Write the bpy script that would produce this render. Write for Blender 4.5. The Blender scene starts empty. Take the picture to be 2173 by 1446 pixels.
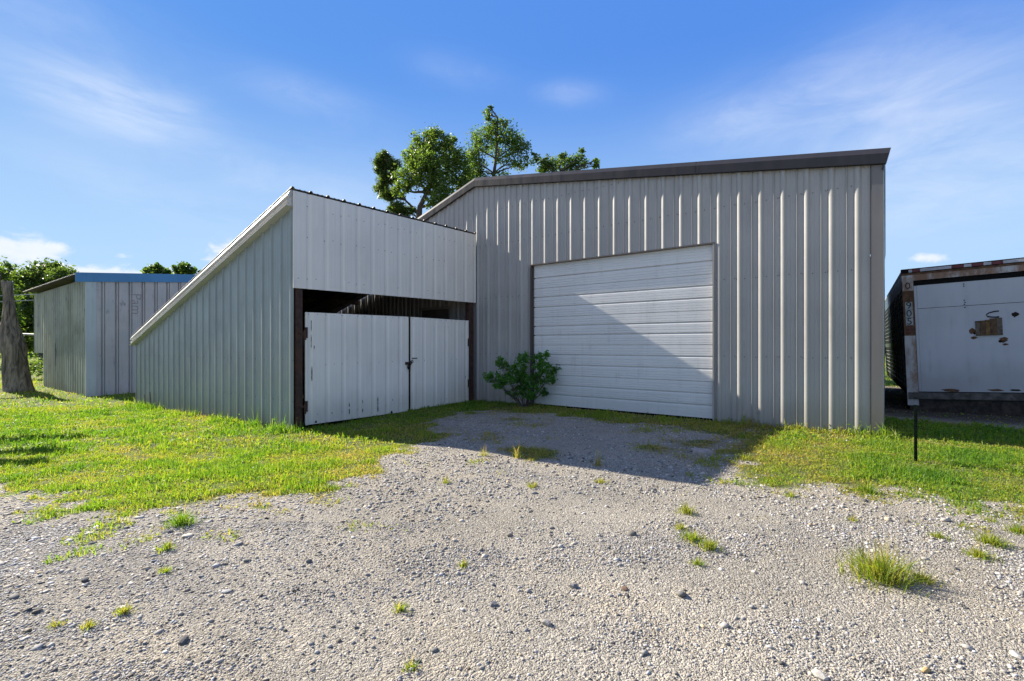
import bpy, math, random
import numpy as np
from mathutils import Vector

random.seed(7)
RNG = np.random.default_rng(11)
SC = bpy.context.scene
COL = SC.collection
BASE = {}                                   # object name -> base point its local coordinates are measured from

# ------------------------------------------------------------------ object helpers
def tag(o, label=None, cat=None, group=None, kind=None):
    if label: o['label'] = label
    if cat: o['category'] = cat
    if group: o['group'] = group
    if kind: o['kind'] = kind
    return o

def empty(name, loc, label, cat, group=None, rot=None):
    o = bpy.data.objects.new(name, None)
    COL.objects.link(o)
    o.location = loc
    o.empty_display_size = .2
    if rot: o.rotation_euler = rot
    BASE[o.name] = (0, 0, 0) if rot else tuple(loc)
    return tag(o, label, cat, group)

def link(name, me, parent=None):
    o = bpy.data.objects.new(name, me)
    COL.objects.link(o)
    if parent is not None:
        o.parent = parent
        BASE[o.name] = BASE[parent.name]
    return o

class MB:
    """collects faces (world coordinates) and links them as one mesh object"""
    def __init__(s): s.v, s.f, s.m = [], [], []
    def add(s, vs, fs, mi=0):
        k = len(s.v)
        s.v += [tuple(p) for p in vs]
        s.f += [tuple(i + k for i in f) for f in fs]
        s.m += [mi] * len(fs)
    def quad(s, a, b, c, d, mi=0): s.add([a, b, c, d], [(0, 1, 2, 3)], mi)
    def box(s, x0, x1, y0, y1, z0, z1, mi=0):
        vs = [(x, y, z) for z in (z0, z1) for y in (y0, y1) for x in (x0, x1)]
        s.add(vs, [(0, 2, 3, 1), (4, 5, 7, 6), (0, 1, 5, 4), (2, 6, 7, 3), (0, 4, 6, 2), (1, 3, 7, 5)], mi)
    def hexa(s, vs, mi=0):                  # 8 corners: bottom ring 0-3, top ring 4-7
        s.add(vs, [(3, 2, 1, 0), (4, 5, 6, 7), (0, 1, 5, 4), (1, 2, 6, 5), (2, 3, 7, 6), (3, 0, 4, 7)], mi)
    def tube(s, pts, rad, n=6, mi=0, cap=True):
        pts = [Vector(p) for p in pts]
        if not hasattr(rad, '__len__'): rad = [rad] * len(pts)
        rings = []
        ref = Vector((.31, .17, .93))
        for i, p in enumerate(pts):
            t = (pts[min(i + 1, len(pts) - 1)] - pts[max(i - 1, 0)])
            t = t.normalized() if t.length > 1e-9 else Vector((0, 0, 1))
            a = t.cross(ref)
            if a.length < .05: a = t.cross(Vector((1, 0, 0)))
            a.normalize(); b = t.cross(a)
            rings.append([p + (a * math.cos(2 * math.pi * k / n) + b * math.sin(2 * math.pi * k / n)) * rad[i] for k in range(n)])
        vs = [v for r in rings for v in r]
        fs = []
        for i in range(len(pts) - 1):
            for k in range(n):
                fs.append((i * n + k, i * n + (k + 1) % n, (i + 1) * n + (k + 1) % n, (i + 1) * n + k))
        if cap:
            fs.append(tuple(range(n - 1, -1, -1)))
            fs.append(tuple((len(pts) - 1) * n + k for k in range(n)))
        s.add(vs, fs, mi)
    def prism(s, prof, mapf, a, b, mi=0, cap=True):
        """profile points swept from parameter a to parameter b; mapf(u, v, t) -> point"""
        n = len(prof)
        vs = [mapf(u, v, a) for u, v in prof] + [mapf(u, v, b) for u, v in prof]
        s.add(vs, [(k, (k + 1) % n, n + (k + 1) % n, n + k) for k in range(n)], mi)
        if cap: s.add(vs, [tuple(range(n - 1, -1, -1)), tuple(range(n, 2 * n))], mi)
    def disc(s, c, ax, r, h, n=8, mi=0):     # short cylinder along axis vector
        ax = Vector(ax).normalized()
        s.tube([Vector(c), Vector(c) + ax * h], r, n, mi)
    def build(s, name, mats, parent=None, smooth=False):
        me = bpy.data.meshes.new(name)
        b = BASE[parent.name] if parent is not None else (0, 0, 0)
        me.from_pydata([(x - b[0], y - b[1], z - b[2]) for x, y, z in s.v], [], s.f)
        if not isinstance(mats, (list, tuple)): mats = [mats]
        for m in mats: me.materials.append(m)
        me.polygons.foreach_set('material_index', s.m)
        if smooth: me.polygons.foreach_set('use_smooth', [True] * len(s.f))
        me.update()
        return link(name, me, parent)

def fast_mesh(name, V, F, mat, colors=None, attr='tint'):
    """mesh from numpy arrays; F is (n, k) of one face size"""
    me = bpy.data.meshes.new(name)
    n, k = F.shape
    me.vertices.add(len(V)); me.vertices.foreach_set('co', V.astype(np.float32).ravel())
    me.loops.add(n * k); me.loops.foreach_set('vertex_index', F.astype(np.int32).ravel())
    me.polygons.add(n); me.polygons.foreach_set('loop_start', np.arange(0, n * k, k, dtype=np.int32))
    me.update(calc_edges=True)
    if colors is not None:
        a = me.attributes.new(attr, 'FLOAT_COLOR', 'POINT')
        c = np.ones((len(V), 4), np.float32); c[:, :3] = colors
        a.data.foreach_set('color', c.ravel())
    me.materials.append(mat)
    return me

# ------------------------------------------------------------------ noise / ground helpers
def ss(a, b, x):
    t = np.clip((x - a) / (b - a), 0, 1)
    return t * t * (3 - 2 * t)

def vnoise(x, y, seed=0):
    x = np.asarray(x, float); y = np.asarray(y, float)
    xi, yi = np.floor(x).astype(np.int64), np.floor(y).astype(np.int64)
    fx, fy = x - xi, y - yi
    fx, fy = fx * fx * (3 - 2 * fx), fy * fy * (3 - 2 * fy)
    def h(a, b):
        n = (a * 374761393 + b * 668265263 + seed * 982451653) & 0xffffffff
        n = ((n ^ (n >> 13)) * 1274126177) & 0xffffffff
        return ((n ^ (n >> 16)) & 0xffff) / 65535.0
    return (h(xi, yi) * (1 - fx) + h(xi + 1, yi) * fx) * (1 - fy) + (h(xi, yi + 1) * (1 - fx) + h(xi + 1, yi + 1) * fx) * fy

def fbm(x, y, seed=0, o=4):
    r, a, t = 0, .5, 0
    for i in range(o):
        r = r + a * vnoise(x * 2 ** i, y * 2 ** i, seed + i); t += a; a *= .5
    return r / t

def ground_z(x, y):
    x = np.asarray(x, float); y = np.asarray(y, float)
    g = .02 * np.clip(x, -12, 0)
    g = g - .11 * (1 - ss(-4.3, -.3, y)) * (1 - ss(0, 4, x))
    near = 1 - ss(8, 20, np.hypot(x - 3, y + 4))
    g = g + near * (fbm(x * .9, y * .9, 5) - .5) * .05 * ss(.2, 1.4, -y)
    return g

LEFT_LAWN = [(-60, -24), (-20, -13), (-6, -9.4), (-1.2, -8.1), (.9, -7.6), (1.75, -7.5), (2.3, -7.36), (2.75, -7.2), (3.05, -7.05), (3.15, -6.8), (3.2, -6.5), (3.45, -6.3),
             (3.5, -5.97), (3.55, -5.6), (3.55, -5.35), (3.25, -5.15), (2.98, -4.75), (2.75, -4.2), (2.5, -3.7), (2.2, -3.1), (1.25, -2.4), (1.05, -1.5), (1.5, -.9),
             (1.5, .3), (1.5, 400), (-400, 400), (-400, -100)]
RIGHT_LAWN = [(5.7, .2), (5.72, -.5), (5.88, -1.3), (5.98, -2.2), (6.25, -3.2), (6.6, -3.45), (6.96, -3.02), (7.2, -3.3), (7.45, -3.1), (7.73, -3.12), (8.2, -3.05),
              (9.5, -3.0), (14, -3.6), (30, -6), (400, -60), (400, 400), (1.4, 400), (1.4, .2)]
DOOR_STRIP = [(1.4, .2), (5.8, .2), (5.6, -1.05), (4.9, -.98), (3.7, -.72), (2.6, -.62), (1.3, -.9)]

def poly_sd(P, x, y):
    """signed distance, positive inside"""
    x = np.asarray(x, float); y = np.asarray(y, float)
    d = np.full(x.shape, 1e9); ins = np.zeros(x.shape, bool)
    n = len(P)
    for i in range(n):
        ax, ay = P[i]; bx, by = P[(i + 1) % n]
        ex, ey = bx - ax, by - ay
        t = np.clip(((x - ax) * ex + (y - ay) * ey) / (ex * ex + ey * ey), 0, 1)
        d = np.minimum(d, np.hypot(x - ax - t * ex, y - ay - t * ey))
        c = ((ay > y) != (by > y))
        with np.errstate(divide='ignore', invalid='ignore'):
            xi = (bx - ax) * (y - ay) / (by - ay if by != ay else 1e-9) + ax
        ins ^= c & (x < xi)
    return np.where(ins, d, -d)

def lawn_cover(x, y):
    wob = (fbm(x * 1.6, y * 1.6, 21) - .5) * .6 + (fbm(x * 6, y * 6, 31) - .5) * .62
    a = poly_sd(LEFT_LAWN, x, y) + .08 + wob * 1.2
    b = poly_sd(RIGHT_LAWN, x, y) + wob * 1.25
    c = poly_sd(DOOR_STRIP, x, y) + wob * 1.1
    cov = np.maximum(ss(-.10, .30, a), ss(-.30, .70, b + .30))
    # thin, patchy strip in front of the roll-up door and weeds on the shaded gravel
    cov = np.maximum(cov, .92 * ss(-.55, .30, c + .12))
    for (px, py, r, k) in ((4.2, -3.72, .42, .85), (3.0, -2.05, .55, .6), (5.15, -2.6, .5, .65), (5.35, -2.0, .5, .7), (2.3, -1.7, .6, .6), (4.6, -1.6, .4, .5), (3.9, -2.9, .3, .45), (3.3, -3.4, .4, .5), (2.9, -3.0, .35, .5), (5.5, -3.0, .35, .55)):
        cov = np.maximum(cov, k * ss(r, 0, np.hypot((x - px), (y - py)) + wob * .9))
    # scattered low weeds on the gravel near the lawns
    near = ss(-1.5, -.1, np.maximum(np.maximum(a, b), c))
    cov = np.maximum(cov, .5 * near * ss(.64, .76, fbm(x * 3.3, y * 3.3, 91, 3)))
    # bare trodden soil under and before the trailer
    tr = ss(1.2, .2, np.hypot(np.maximum(np.abs(x - 9.2) - 1.9, 0), np.maximum(np.abs(y - 6.3) - 3.5, 0)) + wob)
    cov = cov * (1 - .93 * tr)
    return cov

CAM = np.array([7.37, -8.34, 1.22])
YAW = math.atan2(.605, .795)
CR = np.array([math.cos(YAW), math.sin(YAW)]); CD = np.array([-math.sin(YAW), math.cos(YAW)])

def in_building(x, y):
    b = (x > -7.55) & (x < .02) & (y > -4.33) & (y < 9.1)
    b |= (x > -.1) & (x < 7.34) & (y > .0) & (y < 9.1)
    b |= (x > -18.6) & (x < -12.42) & (y > -4.16) & (y < 2.2)
    return b

# ------------------------------------------------------------------ node helpers
class NT:
    def __init__(s, nt): s.nt = nt; s.n = nt.nodes; s.l = nt.links
    def new(s, typ, **kw):
        nd = s.n.new(typ)
        for k, v in kw.items(): setattr(nd, k, v)
        return nd
    def put(s, sock, v):
        if hasattr(v, 'node'): s.l.new(v, sock)
        elif v is not None: sock.default_value = v
    def math(s, op, a, b=None, c=None, clamp=False):
        nd = s.new('ShaderNodeMath', operation=op, use_clamp=clamp)
        s.put(nd.inputs[0], a); s.put(nd.inputs[1], b); s.put(nd.inputs[2], c)
        return nd.outputs[0]
    def mix(s, f, a, b, blend='MIX'):
        nd = s.new('ShaderNodeMix', data_type='RGBA', blend_type=blend)
        s.put(nd.inputs['Factor'], f)
        A = [i for i in nd.inputs if i.name == 'A' and i.type == 'RGBA'][0]
        B = [i for i in nd.inputs if i.name == 'B' and i.type == 'RGBA'][0]
        s.put(A, c4(a)); s.put(B, c4(b))
        return [o for o in nd.outputs if o.type == 'RGBA'][0]
    def noise(s, vec, scale, detail=4, rough=.55, dist=0, out='Fac'):
        nd = s.new('ShaderNodeTexNoise')
        s.put(nd.inputs['Vector'], vec); nd.inputs['Scale'].default_value = scale
        nd.inputs['Detail'].default_value = detail; nd.inputs['Roughness'].default_value = rough
        nd.inputs['Distortion'].default_value = dist
        return nd.outputs[out]
    def vor(s, vec, scale, feature='F1', out='Distance', rnd=1):
        nd = s.new('ShaderNodeTexVoronoi', feature=feature)
        s.put(nd.inputs['Vector'], vec); nd.inputs['Scale'].default_value = scale
        nd.inputs['Randomness'].default_value = rnd
        return nd.outputs[out]
    def ramp(s, f, *stops):
        nd = s.new('ShaderNodeValToRGB')
        e = nd.color_ramp.elements
        while len(e) < len(stops): e.new(.5)
        for el, (p, c) in zip(e, stops): el.position = p; el.color = c4(c)
        s.put(nd.inputs[0], f)
        return nd.outputs[0]
    def rng(s, v, a, b, c=0, d=1, smooth=True):
        nd = s.new('ShaderNodeMapRange'); nd.interpolation_type = 'SMOOTHSTEP' if smooth else 'LINEAR'
        s.put(nd.inputs[0], v)
        for i, q in zip((1, 2, 3, 4), (a, b, c, d)): nd.inputs[i].default_value = q
        return nd.outputs[0]
    def mapping(s, vec, scale=(1, 1, 1), loc=(0, 0, 0), rot=(0, 0, 0)):
        nd = s.new('ShaderNodeMapping'); s.put(nd.inputs[0], vec)
        nd.inputs['Scale'].default_value = scale; nd.inputs['Location'].default_value = loc; nd.inputs['Rotation'].default_value = rot
        return nd.outputs[0]
    def bump(s, h, strength=.3, dist=.02, normal=None):
        nd = s.new('ShaderNodeBump'); s.put(nd.inputs['Height'], h)
        nd.inputs['Strength'].default_value = strength; nd.inputs['Distance'].default_value = dist
        if normal is not None: s.l.new(normal, nd.inputs['Normal'])
        return nd.outputs[0]
    def sep(s, vec):
        nd = s.new('ShaderNodeSeparateXYZ'); s.put(nd.inputs[0], vec); return nd.outputs

def c4(c):
    if hasattr(c, 'node') or c is None: return c
    if isinstance(c, (int, float)): return (c, c, c, 1)
    return tuple(c) + (1,) if len(c) == 3 else tuple(c)

def material(name):
    m = bpy.data.materials.new(name); m.use_nodes = True
    t = NT(m.node_tree)
    p = t.n['Principled BSDF']
    tc = t.new('ShaderNodeTexCoord').outputs['Object']
    return m, t, p, tc

def sheet_metal(name, col, rough=.45, metal=0., vary=.12, dirt=(.12, .10, .08), dirt_amt=.25, splash=.0, base_z=0., streak_scale=6, bump=.25, spec=.5, patches=None, speck=0.):
    """painted or galvanised steel sheet: broad tone drift, vertical run-off streaks, mud splash at the foot, slight oil-canning"""
    m, t, p, tc = material(name)
    drift = t.noise(tc, .9, 3)
    col1 = t.mix(t.rng(drift, .3, .7), tuple(c * (1 - vary) for c in col), tuple(min(1, c * (1 + vary * .6)) for c in col))
    st = t.noise(t.mapping(tc, (streak_scale, streak_scale, streak_scale * .07)), 1.6, 5, .6)
    grime = t.noise(tc, 3.2, 5, .65)
    f = t.math('MULTIPLY', t.rng(st, .48, .78), t.rng(grime, .35, .75))
    col2 = t.mix(t.math('MULTIPLY', f, dirt_amt * 2.0, clamp=True), col1, dirt)
    if patches:
        for (pc, sc, lo, hi, amt) in patches:
            pf = t.rng(t.noise(t.mapping(tc, (1, 1, .45)), sc, 6, .7), lo, hi)
            col2 = t.mix(t.math('MULTIPLY', pf, amt), col2, pc)
    if splash > 0:
        z = t.sep(tc)[2]
        zz = t.math('ADD', z, t.math('MULTIPLY', t.noise(t.mapping(tc, (1, 1, .3)), 7, 4), -.35))
        sf = t.rng(zz, base_z - .12, base_z + .42, 1, 0)
        col2 = t.mix(t.math('MULTIPLY', sf, splash), col2, (.16, .13, .09))
    if speck > 0:
        sp = t.rng(t.noise(tc, 38, 2, .5), .66, .74)
        col2 = t.mix(t.math('MULTIPLY', sp, speck), col2, dirt)
    t.put(p.inputs['Base Color'], col2)
    rr = t.rng(t.noise(tc, 5, 4), .2, .8, rough - .08, rough + .12)
    t.put(p.inputs['Roughness'], rr)
    p.inputs['Metallic'].default_value = metal
    p.inputs['Specular IOR Level'].default_value = spec
    h = t.noise(t.mapping(tc, (3.2, 3.2, .8)), 1, 2, .5)
    t.put(p.inputs['Normal'], t.bump(h, bump, .03))
    return m

def plain(name, col, rough=.6, vary=.25, scale=9, metal=0., bump=.15, second=None, amt=.5, spec=.3):
    m, t, p, tc = material(name)
    p.inputs['Specular IOR Level'].default_value = spec
    n = t.noise(tc, scale, 5, .6)
    c = t.mix(t.rng(n, .3, .72), tuple(x * (1 - vary) for x in col), tuple(min(1, x * (1 + vary)) for x in col))
    if second is not None:
        c = t.mix(t.math('MULTIPLY', t.rng(t.noise(tc, scale * .45, 6, .7), .46, .62), amt), c, second)
    t.put(p.inputs['Base Color'], c)
    p.inputs['Roughness'].default_value = rough; p.inputs['Metallic'].default_value = metal
    t.put(p.inputs['Normal'], t.bump(t.noise(tc, scale * 3, 4), bump, .02))
    return m

def leaf_mat(name, trans=.45, gain=(1.5, 1.5, .6), rough=.5):
    m, t, p, tc = material(name)
    a = t.new('ShaderNodeAttribute', attribute_name='tint').outputs['Color']
    t.put(p.inputs['Base Color'], a)
    p.inputs['Roughness'].default_value = rough
    p.inputs['Specular IOR Level'].default_value = .3
    tr = t.new('ShaderNodeBsdfTranslucent')
    t.put(tr.inputs['Color'], t.mix(1.0, a, gain, 'MULTIPLY'))
    mx = t.new('ShaderNodeMixShader'); mx.inputs[0].default_value = trans
    t.l.new(p.outputs[0], mx.inputs[1]); t.l.new(tr.outputs[0], mx.inputs[2])
    t.l.new(mx.outputs[0], t.n['Material Output'].inputs['Surface'])
    return m

def mark_mat(name, col, thr=.0, rough=.7):
    return plain(name, col, rough, .2, 30, 0, .05)

# ------------------------------------------------------------------ materials
M = {}
M['barn'] = sheet_metal('barn_tan_paint', (.355, .348, .332), .42, vary=.08, dirt=(.2, .18, .155), dirt_amt=.3, splash=.35, base_z=0)
M['trim'] = sheet_metal('barn_trim_taupe', (.036, .036, .043), .5, vary=.07, dirt=(.07, .06, .06), dirt_amt=.1, spec=.12)
M['cornertrim'] = sheet_metal('corner_trim_paint', (.175, .163, .157), .45, vary=.06, dirt=(.14, .1, .07), dirt_amt=.2, splash=.45, base_z=0)
M['jamb'] = sheet_metal('door_jamb_brown', (.085, .07, .065), .5, vary=.1, dirt_amt=.1)
M['jamb_pale'] = sheet_metal('door_jamb_grey', (.30, .28, .26), .5, vary=.1, dirt_amt=.15)
M['door'] = sheet_metal('roll_door_white', (.68, .68, .67), .4, vary=.05, dirt=(.28, .27, .25), dirt_amt=.22, splash=.12, base_z=.03, bump=.12)
M['white'] = sheet_metal('gate_white_paint', (.82, .77, .70), .45, vary=.06, dirt=(.30, .27, .23), dirt_amt=.2, splash=.28, base_z=-.03, bump=.2, speck=.12)
M['panelwhite'] = sheet_metal('upper_panel_paint', (.78, .725, .655), .45, vary=.06, dirt=(.3, .27, .24), dirt_amt=.18, bump=.25, speck=.12)
M['galv'] = sheet_metal('lean_to_galvalume', (.262, .296, .287), .4, metal=.1, vary=.1, dirt=(.17, .19, .15), dirt_amt=.3, splash=.45, base_z=-.25, bump=.5)
M['raketrim'] = sheet_metal('rake_bare_steel', (.62, .61, .59), .35, metal=.1, vary=.08, dirt_amt=.2, bump=.3)
M['rooftin'] = sheet_metal('rusty_roof_tin', (.10, .092, .085), .5, metal=.2, vary=.25, dirt=(.09, .05, .03), dirt_amt=.5)
M['rust'] = plain('rust_brown_steel', (.055, .03, .024), .75, .35, 14, second=(.10, .045, .025), amt=.5)
M['black'] = plain('black_steel', (.009, .008, .008), .85, .3, 20, spec=.1)
M['hole'] = plain('rust_through', (.02, .013, .01), .9, .5, 40)
M['screw'] = plain('screw_grey', (.10, .095, .09), .5, .2, 40, .5)
M['screwtan'] = plain('screw_tan', (.10, .09, .08), .5, .2, 40, .2)
M['purlin'] = plain('purlin_steel', (.08, .06, .05), .6, .3, 10)
M['walkdoor'] = plain('walk_door_paint', (.11, .10, .085), .5, .15, 5)
M['shedgreen'] = sheet_metal('shed_mossy_tin', (.30, .315, .235), .55, metal=.0, vary=.22, dirt=(.06, .065, .03), dirt_amt=.6, splash=.5, base_z=-.2, bump=.4,
                             patches=[((.035, .04, .03), 1.3, .56, .66, .8), ((.13, .135, .055), .6, .45, .7, .6)])
M['shedgrey'] = sheet_metal('shed_weathered_paint', (.50, .455, .43), .6, vary=.12, dirt=(.14, .13, .14), dirt_amt=.55, splash=.2, base_z=-.3, bump=.3,
                            patches=[((.10, .10, .12), 2.6, .58, .68, .7), ((.36, .40, .40), .7, .4, .7, .6)])
M['shedtrim'] = sheet_metal('shed_trim_pale_blue', (.46, .50, .48), .5, vary=.1, dirt=(.2, .2, .2), dirt_amt=.25, splash=.3, base_z=-.3)
M['blue'] = sheet_metal('fascia_blue_paint', (.075, .235, .44), .5, vary=.12, dirt=(.04, .08, .14), dirt_amt=.3)
M['trailerdoor'] = sheet_metal('trailer_door_white', (.46, .475, .52), .5, vary=.08, dirt=(.25, .25, .28), dirt_amt=.3, splash=.3, base_z=.45, bump=.3, speck=.25)
M['trailerside'] = sheet_metal('trailer_side_reflected_dark', (.045, .05, .045), .35, metal=.3, vary=.4, dirt=(.07, .06, .02), dirt_amt=.5, bump=.4)
M['trailerrib'] = plain('trailer_rib_highlight', (.22, .22, .20), .45, .3, 9, .3)
M['trailerpale'] = plain('trailer_side_pale', (.26, .28, .29), .5, .3, 5, .2)
M['trailerframe'] = sheet_metal('trailer_frame_rusting', (.44, .44, .44), .55, vary=.1, dirt=(.14, .065, .03), dirt_amt=.75, bump=.3,
                                patches=[((.19, .085, .032), 2.2, .44, .60, .9)])
M['trailerrust'] = plain('trailer_frame_rust', (.12, .065, .035), .85, .35, 18, second=(.06, .03, .02), amt=.7)
M['tape_red'] = plain('tape_red', (.13, .03, .035), .5, .25, 10)
M['tape_white'] = plain('tape_white', (.42, .42, .46), .5, .15, 10)
M['rubber'] = plain('tyre_rubber', (.02, .02, .02), .85, .3, 20)
M['ink'] = plain('worn_black_lettering', (.03, .03, .033), .7, .4, 30)
M['faint'] = plain('faded_lettering', (.33, .29, .29), .7, .3, 30)
M['sticker'] = plain('pale_sticker', (.50, .51, .52), .5, .08, 20, second=(.36, .37, .4), amt=.5)
M['sillgrime'] = plain('sill_grime', (.10, .09, .082), .85, .35, 12, second=(.045, .038, .034), amt=.6)
M['wood1'] = plain('board_brown', (.11, .065, .035), .8, .4, 22, second=(.05, .03, .02), amt=.6)
M['wood2'] = plain('board_ochre', (.20, .11, .045), .8, .4, 22, second=(.08, .045, .02), amt=.6)
M['wood3'] = plain('board_grey', (.13, .10, .08), .8, .4, 22, second=(.06, .05, .04), amt=.6)
M['wire'] = plain('cable_grey', (.35, .35, .36), .6, .1, 5)
M['pipe'] = plain('pipe_pale', (.42, .41, .38), .6, .15, 5)
M['grass'] = leaf_mat('grass_blades', .5, (1.75, 1.75, .7), .55)
M['leaf'] = leaf_mat('tree_leaves', .5, (1.95, 2.05, .8), .42)

def bark_mat(name, a, b, sc):
    m, t, p, tc = material(name)
    v = t.mapping(tc, (sc, sc, sc * .18))
    n = t.noise(v, 1, 6, .65, .6)
    r = t.vor(t.mapping(tc, (sc * .9, sc * .9, sc * .16)), 1, 'DISTANCE_TO_EDGE', 'Distance')
    t.put(p.inputs['Base Color'], t.mix(t.rng(n, .3, .7), a, b))
    p.inputs['Roughness'].default_value = .9
    h = t.math('ADD', t.math('MULTIPLY', t.rng(r, 0, .25), .7), t.math('MULTIPLY', n, .5))
    t.put(p.inputs['Normal'], t.bump(h, .9, .05))
    return m
M['bark'] = bark_mat('bark_grey_brown', (.075, .06, .042), (.34, .275, .19), 8)
M['limb'] = bark_mat('limb_bark', (.05, .04, .032), (.13, .105, .085), 6)

def stone_mat():
    m, t, p, tc = material('gravel_stone')
    a = t.new('ShaderNodeAttribute', attribute_name='tint').outputs['Color']
    n = t.noise(tc, 90, 3, .6)
    t.put(p.inputs['Base Color'], t.mix(t.rng(n, .3, .7, 0, .35), a, t.mix(1., a, (.62, .60, .56), 'MULTIPLY')))
    p.inputs['Roughness'].default_value = .85
    p.inputs['Specular IOR Level'].default_value = .25
    t.put(p.inputs['Normal'], t.bump(n, .35, .006))
    return m
M['stone'] = stone_mat()

def ground_mat():
    m, t, p, tc = material('gravel_and_soil')
    big = t.noise(tc, .55, 5, .6)
    med = t.noise(tc, 3.1, 5, .6)
    base = t.mix(t.rng(big, .32, .68), (.232, .215, .182), (.312, .288, .244))
    base = t.mix(t.math('MULTIPLY', t.rng(med, .5, .75), .6), base, (.345, .305, .24))
    dust = t.rng(t.noise(t.mapping(tc, (.55, 1.5, 1), rot=(0, 0, -.65)), 1.0, 5, .6), .46, .68)
    base = t.mix(t.math('MULTIPLY', dust, .55), base, (.325, .285, .22))
    damp = t.rng(t.noise(t.mapping(tc, (.5, 1.2, 1), loc=(7, 2, 0), rot=(0, 0, -.65)), 1.0, 5, .65), .52, .70)
    base = t.mix(t.math('MULTIPLY', damp, .6), base, (.17, .16, .145))
    wv = t.mix(.06, tc, t.noise(tc, 14, 2, .5, 0, 'Color'))
    c1 = t.vor(wv, 84, 'F1', 'Color'); d1 = t.vor(wv, 84, 'F1', 'Distance')
    c2 = t.vor(tc, 190, 'F1', 'Color'); d2 = t.vor(tc, 190, 'F1', 'Distance')
    v1 = t.sep(c1)[0]; v2 = t.sep(c2)[0]
    k = t.math('ADD', t.math('MULTIPLY', t.rng(v1, 0, 1, -.40, .46, False), .5), t.rng(v2, 0, 1, -.42, .40, False))  # random stone tones, spread darker to stand in for tiny shadows between stones
    gcol = t.mix(1., base, t.new('ShaderNodeCombineColor').outputs[0], 'MULTIPLY')
    cc = gcol.node.inputs
    comb = [l.from_node for l in t.l if l.to_node == gcol.node and l.from_node.type == 'COMBINE_COLOR'][0]
    kk = t.math('ADD', k, 1.0)
    for i in range(3): t.l.new(kk, comb.inputs[i])
    lawn = t.new('ShaderNodeAttribute', attribute_name='lawn').outputs['Fac']
    soil = t.mix(t.rng(t.noise(tc, 8, 4), .3, .7), (.075, .10, .024), (.12, .15, .036))
    soil = t.mix(t.math('MULTIPLY', t.rng(t.noise(tc, 1.2, 5, .65), .52, .75), .6), soil, (.12, .10, .055))
    ln = t.math('ADD', lawn, t.math('MULTIPLY', t.math('SUBTRACT', t.noise(tc, 16, 4, .7), .5), .5))
    col = t.mix(t.rng(ln, .35, .72), gcol, soil)
    # bare damp soil by the trailer
    s = t.sep(tc)
    bx = t.math('MAXIMUM', t.math('SUBTRACT', t.math('ABSOLUTE', t.math('SUBTRACT', s[0], 9.2)), 1.7), 0)
    by = t.math('MAXIMUM', t.math('SUBTRACT', t.math('ABSOLUTE', t.math('SUBTRACT', s[1], 6.3)), 3.2), 0)
    bd = t.math('ADD', t.math('SQRT', t.math('ADD', t.math('MULTIPLY', bx, bx), t.math('MULTIPLY', by, by))), t.math('MULTIPLY', t.noise(tc, 2.5, 4), 1.0))
    col = t.mix(t.rng(bd, .6, 1.6, .95, 0), col, t.mix(t.rng(t.noise(tc, 6, 5, .7), .35, .7), (.045, .036, .026), (.11, .09, .07)))
    t.put(p.inputs['Base Color'], col)
    p.inputs['Roughness'].default_value = .92
    p.inputs['Specular IOR Level'].default_value = .15
    h = t.math('ADD', t.math('MULTIPLY', t.math('SUBTRACT', 1.0, d1), .7), t.math('MULTIPLY', t.math('SUBTRACT', 1.0, d2), .35))
    h = t.math('ADD', h, t.math('MULTIPLY', med, .8))
    t.put(p.inputs['Normal'], t.bump(h, 1.0, .013))
    return m
M['ground'] = ground_mat()

# ------------------------------------------------------------------ camera, sun, sky
SUN_L = Vector((1, .072, -.605)).normalized()          # direction the light travels
cam = bpy.data.cameras.new('camera')
cam.sensor_fit = 'HORIZONTAL'; cam.sensor_width = 36; cam.lens = 1042 / 2173 * 36
cam.shift_y = 12 / 2173; cam.clip_start = .05; cam.clip_end = 3000
co = bpy.data.objects.new('camera', cam); COL.objects.link(co)
co.location = CAM; co.rotation_euler = (math.pi / 2, 0, YAW)
SC.camera = co

sun = bpy.data.lights.new('sun', 'SUN'); sun.energy = 5.0; sun.angle = math.radians(.5); sun.color = (1, .91, .77)
so = bpy.data.objects.new('sun', sun); COL.objects.link(so)
so.rotation_euler = SUN_L.to_track_quat('-Z', 'Y').to_euler(); so.location = (-20, -3, 20)

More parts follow.
